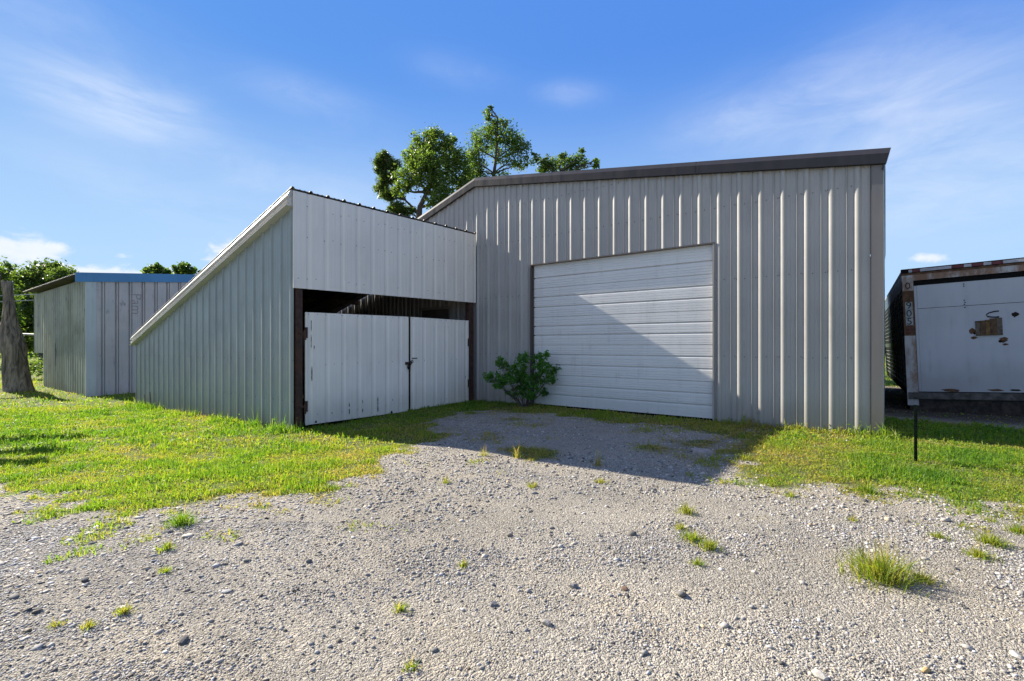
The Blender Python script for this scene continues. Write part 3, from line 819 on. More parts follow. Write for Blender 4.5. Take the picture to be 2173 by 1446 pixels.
# ------------------------------------------------------------------ lean-to shed with white gates
def leanto():
    B = empty('lean_to_shed', (-3.7, -2.2, 0), 'lean-to shed with sloping roof, grey-green ribbed front and white gates', 'shed')
    YF = -4.297
    roofz = lambda x, y: 3.645 + .019 * (y + 4.3) + .290 * x
    w = MB()
    corr(w, lambda x, h, z: (x, YF - h, z), -7.44, .0, AG, FT, -.075 - .032, -.6, lambda x: roofz(x, YF) - .05)
    for z in (.35, 1.0):
        for k in range(24):
            x = -.02 - k * FT
            if z < roofz(x, YF) - .3: w.disc((x, YF, z + .004 * (k % 3)), (0, -1, 0), .006, .006, 6, 1)
    w.build('front_wall', [M['galv'], M['screw']], B)
    e = MB()
    corr(e, lambda y, h, z: (-7.44 - h, y, z), YF + .01, -.04, AG, FT, 0, -.6, 1.43)
    e.build('end_wall', M['galv'], B)
    # loose bent sheet edges at the foot of the low end
    for (x, dx, h) in ((-6.62, .04, .34), (-6.18, -.05, .42)):
        q = MB(); q.hexa([(x, YF - .05, -.5), (x + .05, YF - .05, -.5), (x + .05, YF - .03, -.5), (x, YF - .03, -.5),
                          (x + dx, YF - .07, -.26 + h), (x + dx + .012, YF - .07, -.26 + h), (x + dx + .012, YF - .055, -.26 + h), (x + dx, YF - .055, -.26 + h)])
        q.build('bent_sheet_edge', M['jamb'], B)
    # roof sheet with rib ends showing above the gate side
    r = MB()
    RR = [(0, 0), (.018, .026), (.05, .026), (.068, 0), (.13, 0), (.14, .006), (.16, .006), (.17, 0), (.21, 0), (.22, .006), (.24, .006), (.25, 0)]
    xs, hs = breaks(-4.36, -.045, RR, FT, -4.3 + .235)
    for (a, ha), (b, hb) in zip(zip(xs, hs), zip(xs[1:], hs[1:])):
        q = []
        for zz in (0, .014):
            q += [(-7.55, a, roofz(-7.55, a) + ha + zz), (.05, a, roofz(.05, a) + ha + zz), (.05, b, roofz(.05, b) + hb + zz), (-7.55, b, roofz(-7.55, b) + hb + zz)]
        r.hexa(q)
    r.build('roof', M['rooftin'], B)
    for k in range(6):
        x = -.35 - k * 1.3
        p = MB(); p.hexa([(x - .05, -4.2, roofz(x, -4.2) - .13), (x, -4.2, roofz(x, -4.2) - .13), (x, -.06, roofz(x, -.06) - .13), (x - .05, -.06, roofz(x, -.06) - .13),
                          (x - .05, -4.2, roofz(x, -4.2) - .02), (x, -4.2, roofz(x, -4.2) - .02), (x, -.06, roofz(x, -.06) - .02), (x - .05, -.06, roofz(x, -.06) - .02)])
        p.build('purlin', M['purlin'], B)
    for y in (-2.9, -1.5):
        p = MB(); p.hexa([(-7.3, y, roofz(-7.3, y) - .30), (-.1, y, roofz(-.1, y) - .30), (-.1, y + .06, roofz(-.1, y) - .30), (-7.3, y + .06, roofz(-7.3, y) - .30),
                          (-7.3, y, roofz(-7.3, y) - .132), (-.1, y, roofz(-.1, y) - .132), (-.1, y + .06, roofz(-.1, y) - .132), (-7.3, y + .06, roofz(-7.3, y) - .132)])
        p.build('rafter', M['purlin'], B)
    # stepped rake trim on the front slope
    t = MB()
    prof = [(.0, .012), (-.03, .010), (-.048, .002), (-.104, -.094), (-.104, -.098), (-.046, -.118), (-.046, -.146), (-.108, -.172), (-.108, -.176), (-.052, -.196), (-.052, -.216), (-.122, -.240), (-.122, -.248), (0, -.250)]
    t.prism(prof, lambda y, z, x: (x, YF + y, roofz(x, YF) + .012 + z), -7.50, -.005)
    t.build('rake_trim', M['raketrim'], B)
    # white ribbed panel above the gates (1 ft pans), at X = 0
    p = MB()
    zb = lambda y: 2.128 + (y + 4.3) * .0158
    zt = lambda y: roofz(0, y) - .004
    Q = lambda y, h, z: (.048 + h, y, z)
    corr(p, Q, -4.325, -.06, PAN, FT, -4.12, zb, zt)
    p.quad((.030, -.06, zb(-.06)), (.030, -4.325, zb(-4.325)), (.030, -4.325, zt(-4.325)), (.030, -.06, zt(-.06)))
    p.quad((.030, -4.325, zb(-4.325)), (.048, -4.325, zb(-4.325)), (.048, -4.325, zt(-4.325)), (.030, -4.325, zt(-4.325)))
    p.quad((.048, -.06, zb(-.06)), (.030, -.06, zb(-.06)), (.030, -.06, zt(-.06)), (.048, -.06, zt(-.06)))
    rr = random.Random(4)
    for z in (2.30, 2.95, 3.42):
        y = -4.25
        while y < -.1:
            if rr.random() < .55: p.disc((.044, y, z + .012 * (y + 4.3) + rr.uniform(-.02, .02)), (1, 0, 0), .0065, .009, 6, 1)
            y += FT / 2
    p.build('upper_panel', [M['panelwhite'], M['screw']], B)
    # posts
    q = MB(); q.box(-.075, .028, -4.268, -4.165, -.4, 2.9); q.build('corner_post', M['rust'], B)
    q = MB(); q.box(-.075, .02, -.27, -.10, -.2, 2.9); q.build('barn_side_post', M['rust'], B)
    q = MB(); q.box(-.06, .0, -4.16, -.275, 2.20, 2.34); q.build('header_beam', M['purlin'], B)
    # gates
    def gate(y0, y1, zb0, zb1, zt0, zt1, marks, hinge_y, hz):
        g = MB()
        zlo = lambda y: zb0 + (y - y0) / (y1 - y0) * (zb1 - zb0)
        zhi = lambda y: zt0 + (y - y0) / (y1 - y0) * (zt1 - zt0)
        G = lambda y, h, z: (.050 + h, y, z)
        corr(g, G, y0, y1, PAN, FT, -4.12 + .02, zlo, zhi)
        # folded edges and back face
        a, b = (.050, .028)
        g.quad((b, y1, zlo(y1)), (b, y0, zlo(y0)), (b, y0, zhi(y0)), (b, y1, zhi(y1)))
        g.quad((b, y0, zlo(y0)), (a, y0, zlo(y0)), (a, y0, zhi(y0)), (b, y0, zhi(y0)))
        g.quad((a, y1, zlo(y1)), (b, y1, zlo(y1)), (b, y1, zhi(y1)), (a, y1, zhi(y1)))
        g.quad((b, y0, zhi(y0)), (a - .011, y0, zhi(y0)), (a - .011, y1, zhi(y1)), (b, y1, zhi(y1)))
        r3 = random.Random(int(-y0 * 100))
        for z, den in ((.93, .7), (None, .9), (.12, .35)):
            y = y0 + .05
            while y < y1 - .03:
                zz = (zhi(y) - .03) if z is None else z + r3.uniform(-.012, .012)
                if r3.random() < den: g.disc((.046, y, zz), (1, 0, 0), .0058, .008, 6, 1)
                y += .152
        for (yy, zc, hh, ww) in marks:                       # rusted-through slits along the rib edges
            n = max(2, int(hh / .03))
            for i in range(n):
                z0 = zc - hh / 2 + hh * i / n
                dw = 1.7 * ww * r3.uniform(.5, 1.2)
                g.quad((.0525, yy - dw, z0), (.0525, yy + dw, z0 - .004), (.0525, yy + dw * r3.uniform(.4, 1), z0 + hh / n + .004), (.0525, yy - dw * r3.uniform(.4, 1), z0 + hh / n), 2)
        o = g.build('gate', [M['white'], M['screw'], M['hole']], B)
        f = MB()                                             # welded frame behind the sheet
        f.box(-.02, .026, y0 + .02, y0 + .06, zlo(y0) + .03, zhi(y0) - .02); f.box(-.02, .026, y1 - .06, y1 - .02, zlo(y1) + .03, zhi(y1) - .02)
        f.box(-.02, .025, y0 + .06, y1 - .06, .92, .96); f.box(-.02, .025, y0 + .06, y1 - .06, zhi(y0) - .07, zhi(y0) - .03); f.box(-.02, .025, y0 + .06, y1 - .06, .06, .10)
        f.build('gate_frame', M['rust'], o)
        for z in hz:
            h = MB()
            sgn = 1 if hinge_y < -2 else -1
            h.box(.03, .062, min(hinge_y, hinge_y + sgn * .03), max(hinge_y, hinge_y + sgn * .03), z - .10, z + .07)
            h.tube([(.055, hinge_y - sgn * .012, z - .13), (.055, hinge_y - sgn * .012, z + .03)], .016, 8)
            h.box(.028, .05, min(hinge_y - sgn * .10, hinge_y - sgn * .02), max(hinge_y - sgn * .10, hinge_y - sgn * .02), z - .035, z - .005)
            h.build('hinge', M['rust'], o)
        return o
    mk = []
    for (y, z, h, ww) in ((-3.33, .22, .06, .006), (-3.33, .10, .08, .007), (-3.06, .245, .05, .006), (-3.06, .09, .05, .006), (-2.735, .17, .26, .007), (-2.40, .22, .03, .005), (-2.42, -.01, .05, .016),
                          (-3.66, .11, .02, .007), (-4.03, 1.55, .16, .003), (-4.03, 1.3, .2, .003), (-3.98, 1.2, .05, .004), (-4.02, .78, .22, .005), (-3.95, .0, .03, .01)): mk.append((y, z, h, ww))
    gl = gate(-4.125, -2.015, -.035, -.035, 1.760, 1.786, mk, -4.125, (1.45, .28))
    gr = gate(-1.955, -.302, -.02, .005, 1.786, 1.783, [(-.40, .55, .04, .006)], -.302, (1.32, .42))
    k = MB(); k.box(.05, .068, -2.10, -2.0, .865, .915); k.tube([(.075, -2.06, .80), (.075, -2.04, .89), (.08, -1.985, .93)], .011, 6); k.build('latch_hasp', M['rust'], gl)
    k = MB()
    for i in range(4): k.tube([(.075 + .01 * (i % 2), -2.015 + .022 * i + .02 * math.cos(a), .87 + .018 * i + .028 * math.sin(a)) for a in np.linspace(0, 2 * math.pi, 9)], .006, 5)
    k.box(.06, .085, -2.045, -2.005, .775, .83)
    k.build('padlock_chain', M['black'], gl)
    k = MB(); k.box(.05, .06, -1.925, -1.80, .975, .993); k.build('slide_bolt', M['black'], gr)
    return B
leanto()

# ------------------------------------------------------------------ blue-trimmed shed on the left
def text_part(name, body, size, mat, parent, loc, rot, depth=.0012):
    cu = bpy.data.curves.new(name, 'FONT'); cu.body = body; cu.size = size; cu.extrude = depth
    cu.align_x = 'CENTER'; cu.align_y = 'CENTER'
    to = bpy.data.objects.new(name + '_curve', cu)
    COL.objects.link(to)
    dg = bpy.context.evaluated_depsgraph_get(); dg.update()
    me = bpy.data.meshes.new_from_object(to.evaluated_get(dg))
    bpy.data.objects.remove(to)
    me.materials.clear(); me.materials.append(mat)
    me.name = name
    o = link(name, me, parent)
    b = BASE[parent.name]
    o.location = (loc[0] - b[0], loc[1] - b[1], loc[2] - b[2]); o.rotation_euler = rot
    return o

def shed():
    B = empty('storage_shed', (-16, -1, -.33), 'weathered corrugated metal shed with blue fascia and mossy front', 'shed')
    XC, YF = -12.43, -4.18
    topz = lambda y: 3.245 + .096 * (y + 4.18)
    SIN = [(FT / 4 * k / 6, .010 + .010 * math.cos(2 * math.pi * k / 6)) for k in range(6)]
    SIN2 = [(.2 * k / 8, .014 + .014 * math.cos(2 * math.pi * k / 8)) for k in range(8)]
    w = MB()
    SW = [(0, 0), (.02, .006), (.06, .0125), (.11, .017), (.13, .017), (.15, .010), (.165, 0), (.235, -.001)]
    corr(w, lambda x, h, z: (x, YF - h, z), -18.72, XC - .03, SW, FT, 0, -.8, 3.33)
    corr(w, lambda x, h, z: (x, YF - h + .02, z), -20.48, -18.722, SW, FT, .05, .95, 3.33)
    w.build('front_wall', M['shedgreen'], B)
    s = MB()
    VP = [(0, 0), (.006, -.055), (.040, -.055), (.048, -.012), (.082, -.012), (.086, -.045), (.104, -.045), (.110, 0), (.19, 0), (.205, .002), (.215, .002), (.23, 0)]
    corr(s, lambda y, h, z: (XC + h, y, z), -3.975, 2.2, VP, .355, -3.845, -.8, topz)
    s.build('side_wall', M['shedgrey'], B)
    b = MB()
    corr(b, lambda x, h, z: (x, 2.2 + h, z), -20.48, XC, SIN2, .2, 0, -.8, 3.85)
    b.build('rear_wall', M['shedgreen'], B)
    b = MB()
    corr(b, lambda y, h, z: (-20.48 - h, y, z), YF, 2.2, SIN2, .2, 0, .95, topz)
    b.build('side_wall', M['shedgreen'], B)
    t = MB(); t.box(XC, XC + .014, YF - .035, -3.972, -.8, 3.25); t.box(XC - .055, XC, YF - .035, YF - .022, -.8, 3.30); t.build('corner_trim', M['shedtrim'], B)
    f = MB()
    f.hexa([(XC + .012, -4.47, topz(-4.47) - .02), (XC + .03, -4.47, topz(-4.47) - .02), (XC + .03, 2.3, topz(2.3) - .02), (XC + .012, 2.3, topz(2.3) - .02),
            (XC + .012, -4.47, topz(-4.47) + .265), (XC + .03, -4.47, topz(-4.47) + .265), (XC + .03, 2.3, topz(2.3) + .265), (XC + .012, 2.3, topz(2.3) + .265)])
    f.quad((XC - .06, -4.468, topz(-4.47) + .268), (XC + .031, -4.468, topz(-4.47) + .268), (XC + .031, 2.3, topz(2.3) + .268), (XC - .06, 2.3, topz(2.3) + .268))
    f.build('fascia', M['blue'], B)
    r = MB()
    SR = [(.19 * k / 8, .016 + .016 * math.cos(2 * math.pi * k / 8)) for k in range(8)]
    xs, hs = breaks(-20.62, XC + .01, SR, .19, 0)
    for (a, ha), (c, hc) in zip(zip(xs, hs), zip(xs[1:], hs[1:])):
        q = []
        for zz in (0, .01):
            q += [(a, -4.50, topz(-4.5) + .19 + ha + zz), (c, -4.50, topz(-4.5) + .19 + hc + zz), (c, 2.35, topz(2.35) + .19 + hc + zz), (a, 2.35, topz(2.35) + .19 + ha + zz)]
        r.hexa(q)
    r.build('roof', M['rooftin'], B)
    text_part('faded_lettering', 'Pam', .42, M['faint'], B, (XC + .0035, -2.93, 2.62), (math.pi / 2, math.pi / 2, math.pi / 2))
    return B
shed()

# ------------------------------------------------------------------ old box trailer on the right
def trailer():
    B = empty('box_trailer', (7.725, 3.67, 0), 'old white-backed box trailer with rusty frame and dark ribbed side', 'trailer', rot=(0, math.radians(-2.2), math.radians(2.13)))
    W, Ln, Z0, Z1 = 2.46, 8.2, .40, 2.685
    s = MB()                                             # left side: ribbed sheet, dark barn reflection and pale rib highlights put into colour
    pts = []
    z = Z0
    s.quad((0, .10, Z0), (0, .10, 2.30), (0, Ln, 2.30), (0, Ln, Z0))
    s.quad((.06, .06, Z0), (.06, .06, 2.6), (W - .06, .06, 2.6), (W - .06, .06, Z0), 0)
    z = .46
    while z < 2.28:
        if not (1.17 < z < 1.31): s.prism([(0, -.011), (-.014, -.005), (-.014, .005), (0, .011)], lambda u, v, t, z=z: (u, t, z + v), .10, Ln, 1)
        z += .104
    s.prism([(0, -.06), (-.02, -.055), (-.02, .055), (0, .06)], lambda u, v, t: (u, t, 1.24 + v), .10, Ln, 0)
    for y in np.arange(.7, Ln, .62): s.prism([(y - .02, 0), (y - .02, -.0165), (y + .02, -.0165), (y + .02, 0)], lambda u, v, t: (v, u, t), Z0, 2.30, 0)
    s.build('side_wall', [M['trailerside'], M['trailerrib']], B)
    u = MB(); u.box(-.012, .0, .10, Ln, 2.30, 2.60)
    for k, (a, b) in enumerate(((.55, 1.0), (1.5, 1.75), (2.3, 2.5), (3.4, 3.6), (5, 5.4))): u.box(-.0145, -.012, a, b, 2.40, 2.56, 1)
    u.build('upper_side_rail', [M['trailerside'], M['trailerpale']], B)
    o = MB(); o.quad((W, Ln, Z0), (W, Ln, Z1), (W, .1, Z1), (W, .1, Z0)); o.quad((W, Ln, Z0), (0, Ln, Z0), (0, Ln, Z1), (W, Ln, Z1)); o.build('far_walls', M['trailerside'], B)
    rf = MB(); rf.box(-.02, W + .02, .0, Ln + .02, Z1 - .085, Z1 - .03); rf.build('roof', M['trailerpale'], B)
    fl = MB(); fl.box(.0, W, .10, Ln, Z0 - .12, Z0); fl.build('floor', M['black'], B)
    p = MB(); p.box(-.015, .155, -.02, .10, 1.42, Z1 - .20); p.build('corner_post', M['trailerrust'], B)
    p2 = MB(); p2.box(-.015, .150, -.018, .10, .10, 1.418); p2.build('lower_corner_post', M['trailerframe'], B)
    p2 = MB(); p2.box(-.01, .15, -.0225, -.0201, 2.27, Z1 - .20); p2.build('worn_paint_patch', M['trailerframe'], B)
    q = MB(); q.box(W - .155, W + .015, -.02, .10, .10, Z1 - .20); q.build('corner_post', M['trailerframe'], B)
    h = MB(); h.box(-.016, W + .016, -.024, .10, 2.455, 2.60); h.box(-.017, W + .017, -.028, .10, 2.565, 2.603, 1); h.build('rear_header', [M['trailerframe'], M['trailerrust']], B)
    tr = MB(); tr.box(-.02, W + .02, -.034, .10, 2.604, Z1)
    x = .09
    for k, wd in ((1, .05), (0, .12), (1, .44), (0, .17), (1, .10), (0, .16), (1, .10), (0, .15), (1, .30), (0, .2), (1, .2), (0, .2)):
        if x + wd < W: tr.box(x, x + wd, -.0365, -.034, 2.615, 2.668, 1 + k)
        x += wd
    tr.build('top_rail', [M['black'], M['tape_red'], M['tape_white']], B)
    st = MB(); st.box(.158, W - .158, -.005, .07, 2.36, 2.453); st.box(.158, W - .158, -.008, -.005, 2.37, 2.445); st.build('header_gap_strip', M['black'], B)
    d = MB(); d.box(.20, W - .20, .0, .05, 1.925, 2.358); d.box(.20, W - .20, .003, .05, .36, 1.917); d.box(.20, W - .20, .012, .05, 1.917, 1.925, 1)
    d.box(.158, .198, .004, .05, .36, 2.358); d.box(W - .198, W - .158, .004, .05, .36, 2.358)
    rr = random.Random(9)
    for zz in (2.315, 2.275, 2.02, 1.98, 1.945, 1.89): d.disc((.86 + rr.uniform(-.006, .006), .003, zz), (0, -1, 0), .011, .005, 8, 1)
    def blotch(cx, cz, r, sx, mi, y=-.0005, n=14, up=1.):
        ring = [(cx + math.cos(2 * math.pi * i / n) * r * sx * rr.uniform(.6, 1.15), cz + math.sin(2 * math.pi * i / n) * r * up * rr.uniform(.6, 1.15)) for i in range(n)]
        d.add([(cx, y, cz)] + [(a, y, b) for a, b in ring], [(0, (i + 1) % n + 1, i + 1) for i in range(n)], mi)
    for (cx, cz, r, sx, mi) in ((1.50, 1.715, .055, .9, 1), (1.34, 1.285, .058, 1.1, 2), (1.30, 1.26, .028, 1.3, 1), (.945, 1.455, .06, .8, 2), (.97, 1.42, .03, .8, 1), (.96, 1.34, .03, 1.6, 2), (1.36, 1.20, .022, 2, 2), (.62, .385, .03, 5, 2), (1.2, .40, .02, 6, 2), (1.45, .40, .02, 4, 1)):
        blotch(cx, cz, r, sx, mi, -.0005 if cz < 1.9 else -.003)
    D = d.build('rear_door', [M['trailerdoor'], M['hole'], M['trailerrust']], B)
    pb = MB()
    xs = [.985, 1.045, 1.115, 1.175, 1.262, 1.335]
    tops = [1.63, 1.635, 1.645, 1.665, 1.672]
    for i in range(5): pb.box(xs[i] + .002, xs[i + 1] - .002, -.016 - .003 * (i % 2), .002, 1.375 + .004 * (i % 3), tops[i], (2, 0, 1, 0, 2)[i])
    pb.box(.985, 1.19, -.020, -.014, 1.605, 1.632, 0); pb.box(.985, 1.335, -.024, -.019, 1.368, 1.384, 0)
    pb.build('board_patch', [M['wood1'], M['wood2'], M['wood3']], D)
    c = MB()
    arc = [(1.315 - .015, 1.790), (1.24, 1.787), (1.17, 1.765), (1.135, 1.735), (1.15, 1.705), (1.205, 1.69), (1.26, 1.685), (1.30, 1.69)]
    for (a, b) in zip(arc, arc[1:]):
        wa = .012
        c.hexa([(a[0], -.004, a[1] - wa), (b[0], -.004, b[1] - wa), (b[0], .003, b[1] - wa), (a[0], .003, a[1] - wa), (a[0], -.004, a[1] + wa), (b[0], -.004, b[1] + wa), (b[0], .003, b[1] + wa), (a[0], .003, a[1] + wa)])
    c.build('letter_c_mark', M['ink'], D)
    k = MB(); k.box(.315, .69, .0005, .003, 1.880, 1.910); k.build('pale_sticker', M['sticker'], D)
    R = (math.pi / 2, 0, 0)
    for body, zc in (('0', 2.36), ('9', 1.985), ('0', 1.835), ('5', 1.685), ('2', 1.535)):
        text_part('number_digit', body, .178, M['ink'] if body != '2' else M['tape_red'], B, (.068, -.0238, zc), R)
    for zc, hh in ((1.985, .072), (1.835, .072), (1.685, .07)):   # pale paint left behind the worn digits
        bk = MB(); bk.box(.015, .125, -.0212, -.0199, zc - hh, zc + hh); bk.build('worn_paint_patch', M['trailerpale'], B)
    sl = MB(); sl.box(.0, W, -.03, .10, .215, .345); sl.box(.1, W - .1, -.05, -.03, .23, .27); sl.build('rear_sill', M['sillgrime'], B)
    bp = MB(); bp.box(.02, W - .02, .0, .05, -.25, .205); bp.build('gap_strip', plain('gap_strip_dark', (.04, .034, .03), .9, .45, 14, second=(.075, .06, .05), amt=.7, spec=.1), B)  # added dark strip closing the gap, stands in for the dark soil band
    for (yy, xx) in ((1.4, .35), (1.4, W - .35), (2.5, .35), (2.5, W - .35)):
        wl = MB(); wl.tube([(xx - .14, yy, .27), (xx - .12, yy, .27), (xx + .12, yy, .27), (xx + .14, yy, .27)], [.24, .30, .30, .24], 20)
        t = wl.build('tyre', M['rubber'], B, False)
        rm = MB(); rm.tube([(xx - .15, yy, .27), (xx + .15, yy, .27)], .15, 14); rm.build('rim', M['trailerpale'], t)
    for yy in (1.4, 2.5):
        ax = MB(); ax.tube([(.3, yy, .27), (W - .3, yy, .27)], .06, 8); ax.build('axle', M['black'], B)
    for xx in (.6, W - .6):
        lg = MB(); lg.box(xx - .06, xx + .06, 6.4, 6.52, -.03, .30); lg.box(xx - .12, xx + .12, 6.34, 6.58, -.05, -.025); lg.build('landing_leg', M['rust'], B)
trailer()

# ------------------------------------------------------------------ steel post, slab, rail, wires
def t_post():
    B = empty('steel_post', (7.622, -1.628, 0), 'short dark green steel fence post in the grass before the trailer', 'post')
    x, y = 7.622, -1.628
    m = MB()
    m.box(x - .014, x + .014, y - .022, y - .012, -.2, .60); m.box(x - .005, x + .005, y - .012, y + .022, -.2, .60)
    for k in range(9): m.box(x - .010, x + .010, y - .027, y - .022, .05 + k * .055, .066 + k * .055)
    m.build('post', plain('post_green_black', (.006, .012, .008), .85, .3, 15, spec=.08), B)
t_post()

def slab():
    z = float(ground_z(5.71, -2.56))
    m = MB()
    rr = random.Random(2)
    n = 11
    ring = [(5.71 + math.cos(2 * math.pi * i / n) * .135 * rr.uniform(.75, 1.1), -2.56 + math.sin(2 * math.pi * i / n) * .10 * rr.uniform(.75, 1.1)) for i in range(n)]
    vs = [(a, b, z - .01) for a, b in ring] + [(5.71 + (a - 5.71) * .93, -2.56 + (b + 2.56) * .93, z + .035 + rr.uniform(-.004, .006)) for a, b in ring] + [(5.71, -2.56, z + .04)]
    fs = [(i, (i + 1) % n, n + (i + 1) % n, n + i) for i in range(n)] + [(n + i, n + (i + 1) % n, 2 * n) for i in range(n)]
    m.add(vs, fs)
    o = m.build('stone_slab', plain('slab_stone', (.30, .265, .24), .85, .2, 20))
    tag(o, 'flat broken stone slab lying in the shade near the barn', 'stone slab')
slab()

def rail():
    B = empty('pipe_fence', (-27.5, -3.5, -.3), 'pale pipe rail fence beyond the broken tree trunk', 'fence')
    a, b = Vector((-36, -9.4, 2.28)), Vector((-24.6, -1.2, 1.66))
    m = MB(); m.tube([a, b], .05, 8); m.build('rail', M['pipe'], B)
    for f in (.02, .35, .68, .98):
        p = a.lerp(b, f); q = MB(); q.tube([(p.x, p.y, -.4), (p.x, p.y, p.z + .02)], .055, 8); q.build('post', M['pipe'], B)
rail()

def wires():
    for (h0, h1, lab) in ((3.50, 3.78, 'upper overhead cable running to the mossy shed corner'), (3.19, 3.50, 'lower overhead cable running to the mossy shed corner')):
        m = MB()
        a, b = Vector((-40, -14, h0 + .9)), Vector((-25.3, -3.05, h1)); c = Vector((-20.55, 2.2, h1 - .1))
        p1 = [a.lerp(b, t) - Vector((0, 0, 1.6 * t * (1 - t))) for t in np.linspace(0, 1, 14)]
        m.tube(p1 + [c], .022, 6)
        o = m.build('overhead_cable', M['wire']); tag(o, lab, 'cable')
wires()

# ------------------------------------------------------------------ vegetation with wood
def limb(mb, a, b, r0, r1, rr, wob=.08, n=6):
    a, b = Vector(a), Vector(b)
    L = (b - a).length
    pts, rad = [], []
    off = Vector((0, 0, 0))
    for i in range(n + 1):
        t = i / n
        if 0 < i < n: off = off * .6 + Vector((rr.uniform(-1, 1), rr.uniform(-1, 1), rr.uniform(-.6, .6))) * L * wob * .5
        pts.append(a.lerp(b, t) + (off if 0 < i < n else Vector((0, 0, 0)))); rad.append(r0 + (r1 - r0) * t)
    mb.tube(pts, rad, 6)
    return pts

def crown_points(c, rad, n, rng, k=None, gap=.5):
    """leaf centres gathered in small sprays inside an uneven ellipsoid"""
    k = k or max(8, int(n / 30))
    u = rng.normal(0, 1, (k, 3)); u /= np.linalg.norm(u, axis=1)[:, None]
    s = u * (rng.uniform(.25, 1.0, (k, 1)) ** .5) * np.array(rad) * rng.uniform(.65, 1.28, (k, 1))
    i = rng.integers(0, k, n)
    spread = np.mean(rad) * rng.uniform(.08, .30, k)
    p = s[i] + rng.normal(0, 1, (n, 3)) * spread[i][:, None]
    return p + np.array(c), s + np.array(c)

def tree(name, label, cat, trunk, r0, clusters, leaf, cols, seed, group, aspect=.6, droop=.1, limbs=3, stem_name='trunk', mat='limb', lmat='leaf', r_end=.25):
    rng = np.random.default_rng(seed); rr = random.Random(seed)
    B = empty(name, trunk[0], label, cat, group)
    m = MB()
    n = len(trunk)
    m.tube(trunk, [r0 * (1 - (1 - r_end) * i / (n - 1)) for i in range(n)], 10)
    parts = []
    for (c, rad, cnt) in clusters:
        P, sub = crown_points(c, rad, cnt, rng)
        parts.append(leaf_arrays(P, leaf, rng, aspect, cols, droop))
        # limb from the nearest lower trunk point to the cluster, then twigs to sprays
        best = min(trunk[max(0, n // 3):], key=lambda q: (Vector(q) - Vector(c)).length + (2 if q[2] > c[2] else 0))
        pts = limb(m, best, c, r0 * .34, r0 * .12, rr)
        for q in sub[rr.sample(range(len(sub)), min(limbs, len(sub)))]:
            limb(m, pts[rr.randint(2, 5)], q, r0 * .12, r0 * .03, rr, .12, 4)
    m.build(stem_name, M[mat], B)
    V, F, C = merge(parts)
    part_fast('crown', V, F, C, M[lmat], B)
    return B

def vp(px, py, d):                           # a point d metres away in the direction that lies px, py in the photograph
    a, z = (px - 1086.5) / 1042, (735 - py) / 1042
    return np.array([CAM[0] + (CR[0] * a + CD[0]) * d, CAM[1] + (CR[1] * a + CD[1]) * d, CAM[2] + z * d])

LG = [(.05, .10, .022), (.12, .17, .035)]
LD = [(.035, .07, .02), (.10, .14, .035)]
LY = [(.05, .10, .025), (.13, .175, .042)]

def vtree(name, label, D, trunk_px, r0, cl, leaf, cols, seed, group, depth=1., **kw):
    s = D / 1042
    tr = [tuple(vp(px, py, D)) for px, py in trunk_px]
    g = tr[0]; base = (g[0], g[1], -.3)
    rr = random.Random(seed + 1)
    C = []
    for (px, py, rx, ry, n) in cl:
        C.append((vp(px, py, D + rr.uniform(-1, 1) * rx * s * .8), (rx * s, (rx + ry) / 2 * s * depth, ry * s), int(n * 2.0)))
    return tree(name, label, 'tree', [base] + tr, r0, C, leaf, cols, seed, group, **kw)

BEHIND = 'trees rising behind the barn'
vtree('broadleaf_tree', 'full broadleaf tree behind the left roof slope, its forked trunk showing', 27, [(888, 520), (888, 470), (891, 440), (905, 410), (915, 370)], .26,
      [(925, 300, 28, 26, 800), (890, 315, 28, 24, 700), (905, 345, 45, 32, 1400), (955, 330, 32, 28, 900), (870, 375, 38, 24, 900), (925, 385, 42, 30, 1200), (970, 365, 30, 34, 900),
       (985, 400, 24, 26, 600), (940, 425, 36, 22, 800), (855, 405, 24, 14, 350), (885, 345, 30, 25, 700), (915, 285, 16, 12, 200), (958, 300, 14, 12, 200), (950, 460, 40, 16, 500), (866, 330, 12, 10, 150)],
      .135, LY, 101, BEHIND)
vtree('pine_tree', 'pine tree with thin drooping needle sprays at the far left of the barn trees', 29, [(905, 520), (898, 470), (880, 445), (860, 425)], .2,
      [(813, 345, 16, 17, 1200), (836, 352, 14, 12, 700), (822, 378, 22, 11, 900), (808, 400, 13, 14, 600), (826, 415, 20, 12, 750), (838, 440, 20, 11, 650), (862, 448, 22, 9, 500), (815, 330, 10, 8, 300), (850, 460, 20, 7, 300), (806, 365, 9, 10, 300)],
      .26, [(.045, .085, .026), (.13, .175, .05)], 102, BEHIND, aspect=.10, droop=.35)
vtree('open_tree', 'tallest airy tree behind the ridge with bare upright limbs showing through', 30, [(1048, 470), (1047, 400), (1048, 370), (1052, 340), (1055, 300), (1056, 250)], .17,
      [(1036, 244, 11, 13, 200), (1050, 268, 24, 20, 480), (1030, 290, 30, 24, 560), (1075, 290, 26, 22, 450), (1012, 312, 24, 20, 430), (1095, 305, 24, 26, 430), (1060, 312, 40, 24, 460), (1108, 320, 20, 22, 300), (1005, 338, 18, 20, 380), (1015, 360, 26, 16, 560),
       (1080, 340, 34, 16, 260), (1110, 348, 22, 16, 260), (1000, 375, 20, 12, 350), (1040, 230, 7, 7, 70), (1072, 262, 10, 10, 110), (1045, 380, 40, 10, 250)],
      .13, LG, 103, BEHIND, limbs=5)
